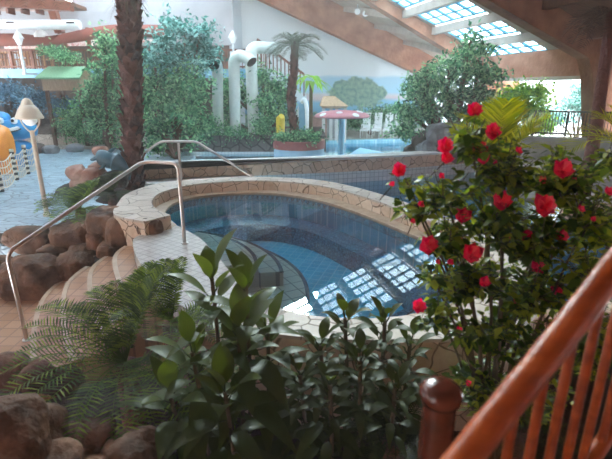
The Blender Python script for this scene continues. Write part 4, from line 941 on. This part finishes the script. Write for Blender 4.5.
# black terrace railing and grey ledges at right
ry = 13.2; r0_, r1_ = UY(536, 111, ry+.8), UY(680, 114, ry-.8); zt_ = r0_.z; zb_ = UY(560, 138, ry).z
t = thing('terrace_railing', 'black metal railing with upright bars at right behind the fronds', 'railing', (r0_.x, r0_.y, zb_))
r0_ = V((r0_.x, r0_.y, zt_)); r1_ = V((r1_.x, r1_.y, zt_))
for nm, z, w_ in (('top_rail', zt_, .07), ('bottom_rail', zb_+.08, .05)): b = MB(); rod(b, V((r0_.x, r0_.y, z)), V((r1_.x, r1_.y, z)), w_, .045); b.build(nm, M['black'], t, False)
n_ = 44
for i in range(n_+1):
    p = r0_.lerp(r1_, i/n_); big = i % 11 == 0; b = MB(); b.box((p.x, p.y, (zt_+zb_)/2), (.05 if big else .017,)*2+(zt_-zb_,)); b.build('post' if big else 'baluster', M['black'], t, False)
b = MB(); rod(b, V((r0_.x-1.6, r0_.y+.1, (zb_-.6)/2)), V((r1_.x, r1_.y, (zb_-.6)/2)), .5, zb_+.6); o = b.build('terrace_ledge', M['grey_ledge'], None, False, loc=(r0_.x, r0_.y, -.6)); tag(o, 'long grey concrete ledge carrying the black railing', 'ledge')
p, q = UZ(500, 160, -.0), UZ(640, 168, -.0); b = MB(); rod(b, V((p.x, p.y, -.3)), V((q.x, q.y, -.3)), .6, .6); o = b.build('poolside_ledge', M['coping_white'], None, False, loc=(p.x, p.y, -.6)); tag(o, 'pale lower ledge between the pool and the grey ledge at right', 'ledge')
# grey gabled roof outside
p = UY(565, 95, 27); b = MB(); b.add([(p.x-1.6, 27, 1.4), (p.x+1.8, 27, 1.4), (p.x, 27, 2.6), (p.x-1.6, 33, 1.4), (p.x+1.8, 33, 1.4), (p.x, 33, 2.6), (p.x-1.3, 27.2, -.3), (p.x+1.5, 27.2, -.3), (p.x+1.5, 27.2, 1.4), (p.x-1.3, 27.2, 1.4)], [(0, 1, 2), (0, 2, 5, 3), (2, 1, 4, 5), (6, 7, 8, 9)]); o = b.build('outbuilding', M['wall_strip'], None, False, loc=(p.x, 27, -.27)); tag(o, 'pale grey gabled outbuilding seen through the opening at right', 'building')

# roof spotlights
for x, y, l in ((357.5, 11, 'left one of two roof spotlights on the stucco beam'), (365.5, 13, 'right one of two roof spotlights on the stucco beam')):
    c = UY(x, y, 22.5); t = thing('spotlight', l, 'spotlight', c+V((0, 0, .2)))
    Mx = V((-.1, -1, -.5)).to_track_quat('Z', 'Y').to_matrix(); b = MB(); b.lathe(c, [(.07, -.25), (.12, -.1), (.14, .08)], 16, M=Mx); b.build('housing', M['white_paint'], t)
    b = MB(); b.lathe(c+V((-.015, -.09, -.045)), [(.13, 0), (.12, .02), (.02, .04)], 16, M=Mx); b.build('lens', M['globe'], t)
    b = MB(); b.tube([c, c+V((0, 0, 1.2))], .03, 8); b.build('arm', M['white_paint'], t)
# ================= vegetation
def tree(name, label, cat, Y, base, blobs, n, ls, mat, seed=1, trunk_r=.08, depth=None, zb=-.35, bark='bark', clump=14, group=None, shell=.25):
    r = random.Random(seed); bp = UY(base[0], base[1], Y); root = V((bp.x, Y, zb))
    t = thing(name, label, cat, root, group)
    tot = sum(w_*h_ for _, _, w_, h_ in blobs); fb = MB(); tb = MB(); cs = []
    for (x, y, rx, ry) in blobs:
        sc_ = Y/F*1.04; c = UY(x, y, Y+r.uniform(-.3, .3)*(depth or 1)); a, h = rx*sc_, ry*sc_; dd_ = (depth or a)
        cs.append(c); k = int(n*rx*ry/tot/clump)
        for _ in range(k):
            while True:
                p = V((r.uniform(-1, 1), r.uniform(-1, 1), r.uniform(-1, 1)))
                if shell < p.length < 1: break
            p = V((p.x*a, p.y*dd_, p.z*h))*(1+.25*noise.noise(p*2+V((seed, 0, 0))))
            q = c+p; out = p.normalized() if p.length > 0 else V((0, 0, 1))
            tw = (out+V((r.uniform(-.6, .6), r.uniform(-.6, .6), r.uniform(-.5, .5)))).normalized()
            sp = ls*3.4
            for j in range(clump):
                s_ = q+tw*(sp*(j/clump-.5)*1.6)+V((r.gauss(0, 1), r.gauss(0, 1), r.gauss(0, 1)))*ls*.38
                fb.leaf(s_, ls*r.uniform(.7, 1.3), ls*r.uniform(.4, .6), rndR(r))
    fb.build('foliage', mat, t, False)
    for c in cs:
        mid = root.lerp(c, .5)+V((r.uniform(-.2, .2), r.uniform(-.1, .1), .1)); tb.tube(catmull([root, mid, c], 4), [trunk_r*(1-.07*i) for i in range(9)], 7)
    tb.build('trunk', M[bark], t)
    return t
def palm_trunk(pts, r0, r1, part_parent, seed=3, scl=.12, rough=True, name='trunk'):
    r = random.Random(seed); b = MB(); P_ = catmull(pts, 10); m = len(P_); b.tube(P_, [r0+(r1-r0)*i/(m-1) for i in range(m)], 14)
    Ls = sum((P_[i+1]-P_[i]).length for i in range(m-1)); k = int(Ls/scl*5.2)
    for i in range(k):
        t = i/k; f_ = t*(m-1); a = min(int(f_), m-2); c = P_[a].lerp(P_[a+1], f_-a); rr = r0+(r1-r0)*t; q = i*2.399
        d = V((math.cos(q), math.sin(q), 0)); s_ = V((-d.y, d.x, 0)); u = r.uniform(.8, 1.25)
        p = c+d*(rr*.9); w_ = rr*.62*u; h = scl*1.3*u
        tip = p+d*(rr*.62*u)+V((0, 0, h))
        b.add([p-s_*w_, p+s_*w_, tip+s_*w_*.45, tip-s_*w_*.45, p-s_*w_+V((0, 0, -scl*.4)), p+s_*w_+V((0, 0, -scl*.4)), tip+s_*w_*.4-d*(rr*.25), tip-s_*w_*.4-d*(rr*.25)],
              [(3, 2, 1, 0), (4, 5, 6, 7), (0, 1, 5, 4), (1, 2, 6, 5), (2, 3, 7, 6), (3, 0, 4, 7)])
    return b.build(name, M['palm_bark'], part_parent, False)

# big palm trunk
TY = 9.25; tb_ = UZ(134, 196, -.25); pts = [UY(134.5, 196, TY), UY(133, 150, TY), UY(132, 90, TY), UY(130.5, 40, TY), UY(129.5, 5, TY), UY(129, -25, TY), UY(129, -60, TY)]
pts = [V((p.x, TY, p.z)) for p in pts]; pts[0].z = -.3
t = thing('tall_palm', 'thick shaggy-barked palm trunk rising out of the picture at left', 'palm tree', pts[0])
palm_trunk(pts, .16, .17, t, 3, .115)
r = random.Random(5); top = pts[-1]
for k in range(15):
    b = MB(); a = k*2*PI/15+.2; frond(b, top+V((0, 0, .1)), a, 2.1, .55, .75, .42, 30, .03, .018, r=r); b.build('frond', M['leaf_palm'], t, False)
b = MB(); tp = UY(129, 8, TY)
for k in range(26):
    a = r.uniform(0, 2*PI); p = V((tp.x, TY, tp.z+r.uniform(-.05, .5)))+V((math.cos(a), math.sin(a), 0))*.17
    for j in range(5): b.blade(p+V((r.uniform(-.03, .03), 0, 0)), V((math.cos(a)*.8, math.sin(a)*.8, -.4+r.uniform(-.5, .3))), V((0, 0, 1)), r.uniform(.15, .32), .02, 3, .7, .1, 'frond')
b.build('dead_fronds', M['dry_frond'], t, False)
# hanging dry fronds near the top left, held by a palm out of the frame
hp = UY(38, -22, 12.0); t = thing('hanging_palm', 'dark hanging palm fronds at the top left edge of the photo', 'palm tree', V((hp.x, 12, -.4)))
b = MB()
for k in range(12): frond(b, hp, k*PI/6, .9, .3, 1.0, .26, 18, .02, .01, r=r)
b.build('crown', M['dry_frond'], t, False)
b = MB(); b.tube([V((hp.x, 12, -.4)), hp], [.06, .05], 8)
bpy.data.meshes.new('x')
# small palm in the planter
PYY = 14.6; base = V((plc.x-.1, PYY, zC-.08)); crown = UY(295, 46, PYY)
t = thing('small_palm', 'slender palm with drooping dusty crown standing in the round planter', 'palm tree', base)
palm_trunk([base, UY(291, 100, PYY), UY(294, 75, PYY), crown], .12, .08, t, 9, .1)
r = random.Random(11)
for k in range(26):
    a = k*2.399; hi = (k % 3); b = MB(); frond(b, crown+V((0, 0, .02)), a, [1.12, 1.22, 1.05][hi]*r.uniform(.9, 1.1), [.75, .4, .1][hi], [.55, .62, .5][hi], .3, 24, .026, .014, .5, .8, r=r); b.build('frond', M['leaf_palm'], t, False)
tree('planter_shrubs', 'low green shrubs filling the round planter around the palm', 'shrub', 14.4, (300, 140), [(283, 138, 9, 5), (299, 137, 10, 6), (314, 138, 9, 5)], 2600, .09, M['leaf_mid'], 12, .01, .5, zC-.1)
# drooping big-leaved plant
c = UY(311, 82, 17.0)
t = thing('banana_plant', 'bright green drooping broad-leaved plant right of the small palm', 'plant', V((c.x, 17.0, -.35)))
r = random.Random(13)
for k in range(14):
    a = k*2.399; b = MB(); b.blade(c+V((0, 0, r.uniform(-.1, .2))), V((math.cos(a), math.sin(a), .5)), V((0, 0, 1)), r.uniform(.75, 1.15), .2, 7, .85, .15); b.build('leaf', M['leaf_bright'], t)
b = MB(); b.tube([V((c.x, 17, -.35)), c], [.09, .06], 10); b.build('stem', M['stem'], t)

# shrubs and trees across the back
tree('leafy_tree', 'mid green leafy tree left of the tall palm trunk', 'tree', 18.0, (108, 145), [(112, 60, 12, 14), (100, 84, 13, 15), (118, 96, 11, 20), (105, 42, 9, 8), (92, 106, 11, 14), (112, 124, 12, 16), (96, 128, 9, 9)], 5600, .17, M['leaf_mid'], 21)
tree('leafy_tree', 'broad blue-green tree right of the tall palm trunk', 'tree', 16.3, (175, 148), [(172, 24, 9, 5), (186, 32, 9, 5), (200, 34, 12, 7), (166, 42, 10, 8), (190, 48, 12, 6), (206, 50, 11, 6), (154, 60, 12, 9), (178, 62, 13, 9), (198, 66, 10, 6)], 4600, .17, M['leaf_blue'], 22)
tree('dense_shrub', 'dense mid green shrub below the blue-green tree', 'shrub', 15.9, (175, 148), [(154, 80, 14, 11), (176, 84, 12, 12), (196, 88, 12, 12), (150, 104, 12, 12), (170, 106, 12, 13), (190, 112, 14, 14), (155, 128, 12, 10), (176, 130, 13, 12), (196, 132, 11, 10), (160, 145, 14, 6)], 7600, .17, M['leaf_mid'], 23)
tree('weeping_shrub', 'green shrub between the pipes and the small palm', 'shrub', 18.2, (272, 142), [(262, 76, 9, 8), (272, 88, 12, 10), (284, 96, 8, 12), (264, 104, 10, 10), (276, 114, 10, 12), (228, 90, 6, 12), (243, 96, 5, 14), (228, 116, 6, 12), (262, 126, 9, 9)], 4600, .16, M['leaf_mid'], 24)
tree('low_shrub', 'low leafy shrub draped between the feet of the white pipes', 'shrub', 16.95, (230, 145), [(212, 130, 10, 12), (228, 134, 6, 9), (243, 136, 7, 8), (262, 128, 9, 12)], 4500, .09, M['leaf_mid'], 25, .02, .35)
tree('balcony_bush', 'green bush spilling over the balcony railing at upper left', 'shrub', 19.3, (62, 90), [(53, 52, 6, 4), (66, 57, 8, 5)], 1500, .12, M['leaf_mid'], 26, .04, .8)
for i, (x, y, w_, h_, l) in enumerate(((8, 90, 10, 6, 'pale blue-grey leafy shrub at the far left under the balcony'), (32, 96, 11, 5, 'pale blue-grey leafy shrub above the dome lamp'), (63, 105, 11, 4, 'pale blue-grey leafy shrub below the bamboo hut'))):
    tree('blue_shrub', l, 'shrub', 19.3+.2*i, (x, 140), [(x, y, w_, h_), (x-5, y+8, w_*.6, h_*.7), (x+9, y+6, w_*.4, h_*.7)], 1700, .15, M['lilac_blue'], 30+i, .04, .8, -.4)
tree('garden_shrub', 'olive shrub under the leafy tree left of the palm trunk', 'shrub', 18.9, (90, 145), [(75, 122, 14, 16), (92, 132, 12, 14)], 5000, .11, M['leaf_mid'], 35, .03, .7, -.4)
# rocks of the shaded garden behind the kerb
for i, (x, y, rx, rzz, l) in enumerate(((8, 118, .9, 1.0, 'dark rock behind the blue play creature'), (38, 128, .55, .6, 'rounded dark rock right of the dome lamp'), (52, 132, .6, .5, 'dark rock above the left grey stone'), (68, 134, .6, .5, 'dark rock in the middle of the shaded garden'), (84, 138, .6, .5, 'dark rock above the right grey stone'), (100, 140, .5, .4, 'dark rock behind the dolphin'))):
    p = UY(x, y, 20.0); b = MB(); b.rock((p.x, p.y, max(p.z-.1, rzz-.5)), (rx, rx, rzz), 80+i); o = b.build('garden_rock', M['rock_dark'], None, loc=(p.x, p.y, -.4)); tag(o, l, 'rock')
p = UY(63, 120, 19.0); t = thing('hanging_lantern', 'small brass lantern in the shaded garden', 'lantern', (p.x, p.y, -.4))
b = MB(); b.tube([V((p.x, p.y, -.4)), V((p.x, p.y, p.z-.25))], .03, 8); b.build('post', M['bark'], t)
b = MB(); b.lathe(p, [(.1, -.28), (.16, -.2), (.16, .05), (.2, .07), (.05, .2)], 12); b.build('lantern_body', pmat('brass_lantern', '#a87a48', '#c89860', .4), t)

# rock mound with tree at right
for i, (x, y, Y, rx, rzz, mt, l) in enumerate(((441, 131, 12.6, .46, .36, 'rock_grey', 'large grey boulder under the tree left of the pale round one'), (455, 129, 12.4, .3, .3, 'rock_grey', 'pale rounded grey boulder highest in the rock mound'), (430, 147, 12.6, .4, .34, 'rock_grey', 'light grey boulder at the foot of the rock mound'),
      (414, 150, 13.0, .38, .3, 'rock_dark', 'dark rock at the left foot of the rock mound'), (446, 150, 12.5, .5, .32, 'rock_dark', 'dark rock below the grey boulders'), (424, 138, 13.0, .36, .34, 'rock_dark', 'dark rock on the left slope of the mound'),
      (470, 142, 12.9, .6, .5, 'rock_dark', 'dark rock behind the topmost red flower'), (490, 148, 13.2, .5, .4, 'rock_dark', 'dark rock at the right end of the mound'))):
    p = UY(x, y+4, Y+.4); b = MB(); b.rock((p.x, p.y, p.z), (rx, rx*.8, rzz), 90+i, .3); o = b.build('mound_rock', M[mt], None, loc=(p.x, p.y, p.z-rzz)); tag(o, l, 'rock', 'rocks of the mound')
b = MB(); p = UY(455, 152, 14.5); b.rock((p.x, p.y+.2, -.3), (1.7, .8, .8), 101, .45); b.rock((p.x+.8, p.y+.1, -.3), (1.1, .7, .75), 102, .45); o = b.build('rock_mound', M['rock_dark'], None, loc=(p.x, p.y, -.6)); tag(o, 'dark rocky mound carrying the spreading tree at right', 'rock')
tree('spreading_tree', 'spreading green tree on the rock mound at right', 'tree', 14.3, (452, 140), [(471, 40, 5, 7), (466, 54, 8, 7), (480, 52, 6, 6), (448, 66, 10, 6), (425, 76, 8, 8), (470, 70, 12, 7), (446, 80, 12, 8), (486, 78, 10, 7), (412, 92, 8, 8), (430, 96, 10, 9), (454, 96, 12, 9), (478, 94, 12, 9), (405, 112, 9, 9), (422, 112, 10, 8), (444, 112, 12, 6), (470, 112, 13, 9), (400, 130, 7, 7), (412, 134, 6, 5), (490, 108, 8, 8), (414, 82, 5, 5)], 10500, .14, M['leaf_mid'], 41, .09, 1.3, .0)
tree('hedge_shrub', 'bright green shrub against the round stucco column', 'shrub', 14.8, (520, 140), [(512, 98, 10, 7), (526, 90, 10, 6), (510, 112, 12, 10), (538, 94, 8, 9), (530, 110, 12, 9), (536, 126, 12, 8)], 5500, .13, M['leaf_bright'], 42, .04, .8)
tree('outside_shrub', 'blue-green shrub outside the opening right of the lantern', 'shrub', 18.5, (580, 125), [(583, 90, 12, 8), (575, 105, 12, 9), (592, 112, 10, 12), (552, 118, 14, 8)], 6000, .12, M['leaf_blue'], 43, .05, .9)
# hedge along the foot of the mural
tree('low_hedge', 'low green hedge behind the white sun loungers', 'hedge', 23.2, (370, 130), [(352, 122, 12, 7), (368, 117, 12, 7), (386, 113, 14, 7), (402, 115, 10, 9)], 5000, .12, M['leaf_mid'], 44, .03, .6, -.27)
# dark hanging palm crown at upper right
c = UY(612, 12, 8.2); t = thing('dark_palm', 'dark drooping palm crown at the upper right edge', 'palm tree', V((c.x, 8.2, -.3))); r = random.Random(17)
for k in range(20): b = MB(); frond(b, c, k*2.399, r.uniform(.6, .8), r.uniform(-.2, .6), .65, .3, 22, .022, .012, r=r); b.build('frond', M['dry_frond'], t, False)
b = MB(); b.tube([V((c.x+.1, 8.2, -.3)), V((c.x+.1, 8.2, 1.2)), c], [.12, .11, .08], 10); b.build('trunk', M['palm_bark'], t)
# yellow-green fan/feather palms behind the hibiscus
def feather(name, label, pts, base, n_, L_, mat, seed, ll_=.24, lw=.022, rise=(.3, 1.2), dr=.5):
    r = random.Random(seed); t = thing(name, label, 'palm', base)
    for k in range(n_):
        a = k*2.399; b = MB(); frond(b, V(pts), a, L_*r.uniform(.8, 1.15), r.uniform(*rise), dr, ll_, 16, lw, .006, .4, 1.0, r=r); b.build('frond', mat, t, False)
    b = MB(); b.tube([V(base), V(base).lerp(V(pts), .5)+V((.02, 0, 0)), V(pts)], [.035, .03, .03], 8); b.build('stem', M['stem'], t)
    return t
c = UY(497, 162, 4.6); feather('yellow_palm', 'yellow-green palm with long narrow leaflets behind the red flowers', c, (c.x, 4.6, -1.05), 20, .8, M['leaf_yel'], 51, .3, .026, (.5, 1.4), .3)
c = UY(628, 150, 4.4); feather('yellow_palm', 'yellow-green palm fronds entering at the right edge', c, (c.x, 4.4, -1.05), 16, .85, M['leaf_yel'], 52, .3, .022, (.3, 1.3), .5)

# fern-like cycads
def cycad(label, c, zb, n_, L_, seed, ll_=.16, a0=0, mat='leaf_cycad', rise=(.25, 1.1), dr=.6, lw=.013, nl=34):
    r = random.Random(seed); base = V((c.x, c.y, zb)); t = thing('cycad', label, 'cycad', base)
    b = MB(); b.tube([base, V((c.x, c.y, c.z))], [.1, .085], 12); palmless = b.build('stem', M['palm_bark'], t)
    for k in range(n_):
        a = a0+k*2.399; u = (k*.618) % 1; b = MB(); frond(b, c, a, L_*r.uniform(.85, 1.1), rise[0]+(rise[1]-rise[0])*u, dr*(1.1-.4*u), ll_, nl, lw, .006, .45, .55, 12, .1, r)
        b.build('frond', M[mat], t, False)
    return t
cycad('large cycad with long feathery fronds in the left foreground', UY(126, 362, 3.15), -.86, 38, 1.2, 61, .15, .4, lw=.02, nl=28, rise=(.15, 1.25), dr=.5)
cycad('smaller cycad behind, between the handrail and the broad-leaved plant', UY(172, 322, 3.6), -.86, 24, .85, 62, .14, 1.0, lw=.018, nl=26, rise=(.3, 1.3), dr=.5)
cycad('dark cycad beside the cream post lamp behind the boulder wall', UY(80, 209, 7.4), -.4, 36, .85, 63, .17, .2, 'leaf_cycad', (.15, 1.1), .45, .026, 22)
cycad('dark cycad at the foot of the thick palm trunk', UY(112, 194, 8.3), -.4, 32, .75, 64, .15, .7, 'leaf_dark', (.2, 1.1), .5, .024, 20)

cycad('low dark fern at the foot of the bushy plant near the bottom edge', UY(395, 440, 2.5), -.86, 22, .5, 66, .09, .3, 'leaf_dark', (.2, 1.0), .5, .012, 20)
cycad('low dark fern behind the lower balusters of the timber railing', UY(520, 425, 2.7), -.86, 22, .55, 67, .09, .9, 'leaf_dark', (.2, 1.0), .5, .012, 20)
# broad-leaved plant in the centre foreground
def broad(label, stems, seed, mat, Lr, Wr, nper, name='dumb_cane', zb=-.86, droop=.35, elev=(-.2, 1.0)):
    r = random.Random(seed); t = thing(name, label, 'plant', (stems[0][0].x, stems[0][0].y, zb))
    for top, bx, k0 in stems:
        b = MB(); bs_ = V((bx, top.y+.02, zb)); b.tube(catmull([bs_, bs_.lerp(top, .5)+V((.02, 0, 0)), top], 4), .014, 8); b.build('stem', M['stem'], t)
        for k in range(nper):
            u = k/(nper-1); at = bs_.lerp(top, .1+.9*u**.6); a = k0+k*2.399; el = elev[0]+(elev[1]-elev[0])*u**1.5+r.uniform(-.15, .15)
            d = V((math.cos(a)*math.cos(el), math.sin(a)*math.cos(el), math.sin(el))); L_ = r.uniform(*Lr)*(1-.15*u); pet = at+d*.07
            b = MB(); b.tube([at, pet], .005, 5); b.blade(pet, d, V((0, 0, 1)), L_, L_*r.uniform(*Wr), 9, droop*(1.2-.6*u), .22); b.build('leaf', M[mat], t)
    return t
broad('broad-leaved dark green plant with upright glossy leaves in the centre foreground', [(UY(212, 278, 2.85), UY(212, 300, 2.85).x, .3), (UY(246, 285, 2.8), UY(240, 300, 2.8).x, 2.6), (UY(238, 330, 2.7), UY(232, 300, 2.7).x, 1.4), (UY(192, 352, 2.65), UY(196, 300, 2.65).x, 2.2), (UY(268, 330, 2.95), UY(258, 300, 2.95).x, 3.0), (UY(225, 392, 2.45), UY(222, 300, 2.45).x, 4.1), (UY(170, 395, 2.6), UY(170, 300, 2.6).x, 5)], 71, 'leaf_broad', (.34, .54), (.3, .38), 22, droop=.5, elev=(-.3, 1.25))
broad('bushy dark plant with drooping leaves below the hot tub rim', [(UY(345, 318, 2.85), UY(350, 300, 2.85).x, .5), (UY(385, 320, 2.8), UY(380, 300, 2.8).x, 1.1), (UY(320, 345, 2.8), UY(330, 300, 2.8).x, 2.3), (UY(410, 345, 2.7), UY(402, 300, 2.7).x, 3.3), (UY(360, 360, 2.6), UY(362, 300, 2.6).x, 4), (UY(330, 385, 2.5), UY(332, 300, 2.5).x, .9), (UY(395, 388, 2.5), UY(392, 300, 2.5).x, 2.9), (UY(300, 375, 2.7), UY(305, 300, 2.7).x, 5.2)], 72, 'leaf_dark', (.18, .34), (.26, .34), 34, 'garden_plant', droop=.7, elev=(-.1, 1.1))
# ground litter plants
r = random.Random(81); b = MB()
for _ in range(1500):
    x = r.uniform(-2.2, 2.2); y = r.uniform(1.9, 3.15); b.leaf((x, y, -.855+r.uniform(0, .05)), r.uniform(.03, .09), r.uniform(.01, .03), Matrix.Rotation(r.uniform(0, 6.3), 3, 'Z')@Matrix.Rotation(r.uniform(-.6, .6), 3, 'Y'))
o = b.build('leaf_litter', leafmat('brown_leaf_litter', '#3a2a1c', '#7a5c3c', trans=.1), None, False); tag(o, 'brown leaf litter and bark scattered over the planting bed', 'leaf litter', kind='stuff')

# ================= the hibiscus
HY_ = 2.55; hb = V((UY(505, 300, HY_).x, HY_, -.86)); r = random.Random(91)
hib = thing('hibiscus_bush', 'tall leafy hibiscus bush with red double flowers at right', 'flowering bush', hb)
zones = [(470, 135, 30, 22), (505, 165, 40, 34), (560, 175, 42, 34), (445, 190, 38, 24), (500, 215, 48, 30), (590, 215, 34, 40), (540, 235, 50, 34), (450, 235, 34, 26), (415, 205, 22, 14), (470, 275, 44, 28), (530, 290, 55, 36), (590, 270, 40, 30), (440, 310, 24, 20), (490, 330, 44, 30), (545, 350, 46, 34), (430, 270, 20, 14), (480, 375, 36, 26), (605, 160, 20, 24), (520, 400, 60, 30), (405, 178, 14, 8), (590, 340, 40, 40)]
lb = MB(); bb_ = MB()
def node_at(x, y, Y): return UY(x, y, Y)
skel = []
for zx, zy, zw, zh in zones:
    c = UY(zx, zy, HY_); 
    mid = hb.lerp(c, .55)+V((r.uniform(-.12, .12), r.uniform(-.1, .1), r.uniform(0, .1))); mid.x = hb.x+.3*(c.x-hb.x); bb_.tube(catmull([hb+V((r.uniform(-.12, .12), r.uniform(-.08, .08), 0)), mid, c], 5), [.014*(1-.06*i) for i in range(11)], 6)
    for k in range(max(4, int(zw*zh/26))):
        q = r.uniform(0, 2*PI); rr = r.random()**.5; e_ = UY(zx+math.cos(q)*zw*rr, zy+math.sin(q)*zh*rr, HY_+r.uniform(-.32, .42))
        st = c.lerp(e_, r.uniform(0, .3))+V((0, 0, -.05)); bb_.tube([st, st.lerp(e_, .5)+V((0, 0, -.02)), e_], [.004, .0032, .002], 4)
        m_n = r.randint(8, 12)
        for j in range(m_n):
            u = .25+.75*j/m_n; p = st.lerp(e_, u)+V((0, 0, -.02*math.sin(PI*u))); a = r.uniform(0, 2*PI); el = r.uniform(-.7, .7)
            d = V((math.cos(a)*math.cos(el), math.sin(a)*math.cos(el), math.sin(el))); L_ = r.uniform(.04, .08)
            lb.blade(p+d*.012, d, V((r.uniform(-.5, .5), r.uniform(-.5, .5), 1)), L_, L_*r.uniform(.6, .8), 3, .25, .2)
lb.build('foliage', M['leaf_hib'], hib); bb_.build('branches', M['stem'], hib)
fl = [(474, 110, .9, 2.5), (493, 131, 1, 2.45), (446, 146, 1, 2.4), (447, 158, .8, 2.42), (480, 150, 1.0, 2.4), (484, 158, .7, 2.35), (399, 170, .9, 2.45), (442, 176, .45, 2.4), (457, 180, .4, 2.4), (519, 150, .5, 2.4), (563, 170, 1.1, 2.3), (543, 180, .5, 2.35), (502, 201, 1.1, 2.3), (545, 205, 1.25, 2.2), (463, 216, 1, 2.35), (429, 245, 1.1, 2.3), (472, 254, 1.25, 2.2), (609, 191, .6, 2.3), (421, 204, .5, 2.45), (413, 221, .4, 2.45), (582, 209, .5, 2.3), (594, 219, .4, 2.3), (562, 236, .9, 2.45), (527, 236, .8, 2.45), (460, 240, .5, 2.4), (451, 262, .5, 2.35), (419, 306, .9, 2.35), (485, 282, .7, 2.3), (538, 268, .9, 2.5), (557, 292, .9, 2.5), (518, 300, .7, 2.5), (460, 330, .45, 2.35), (513, 237, .5, 2.4), (469, 384, .5, 2.35), (392, 184, .4, 2.45), (450, 315, .3, 2.4), (575, 180, .35, 2.4), (438, 262, .35, 2.35), (495, 162, .4, 2.5)]
def flower(c, s_, seed):
    r = random.Random(seed); b = MB(); n_ = 16 if s_ > .6 else 7
    for k in range(n_):
        a = k*2.399; el = 1.25-1.35*(k/n_)+r.uniform(-.15, .15); ax = V((r.uniform(-.1, .1), -.75, .45)).normalized(); Rm = ax.to_track_quat('Z', 'Y').to_matrix()
        d = Rm@V((math.cos(a)*math.cos(el), math.sin(a)*math.cos(el), math.sin(el))); L_ = .05*s_*r.uniform(.85, 1.15)
        b.blade(c-ax*.008, d, ax, L_, L_*1.0, 4, -.1, -.3)
    return b
for i, (x, y, s_, Y) in enumerate(fl):
    c = UY(x, y, Y); b = flower(c, s_, 200+i); f_ = b.build('flower' if s_ > .6 else 'flower_bud', M['petal'], hib)
    b = MB(); b.lathe(c+V((0, .02, -.012)), [(.003, -.02), (.009*s_, -.008), (.012*s_, .004)], 8); sub(b, 'calyx', M['leaf_bright'], f_)
    bz = MB(); bz.tube([c+V((0, .02, -.02)), c+V((r.uniform(-.05, .05), .12, -.12))], .003, 5); sub(bz, 'stalk', M['stem'], f_)
for o in list(bpy.data.objects):
    if o.type == 'MESH' and len(o.data.vertices) == 0: bpy.data.objects.remove(o)
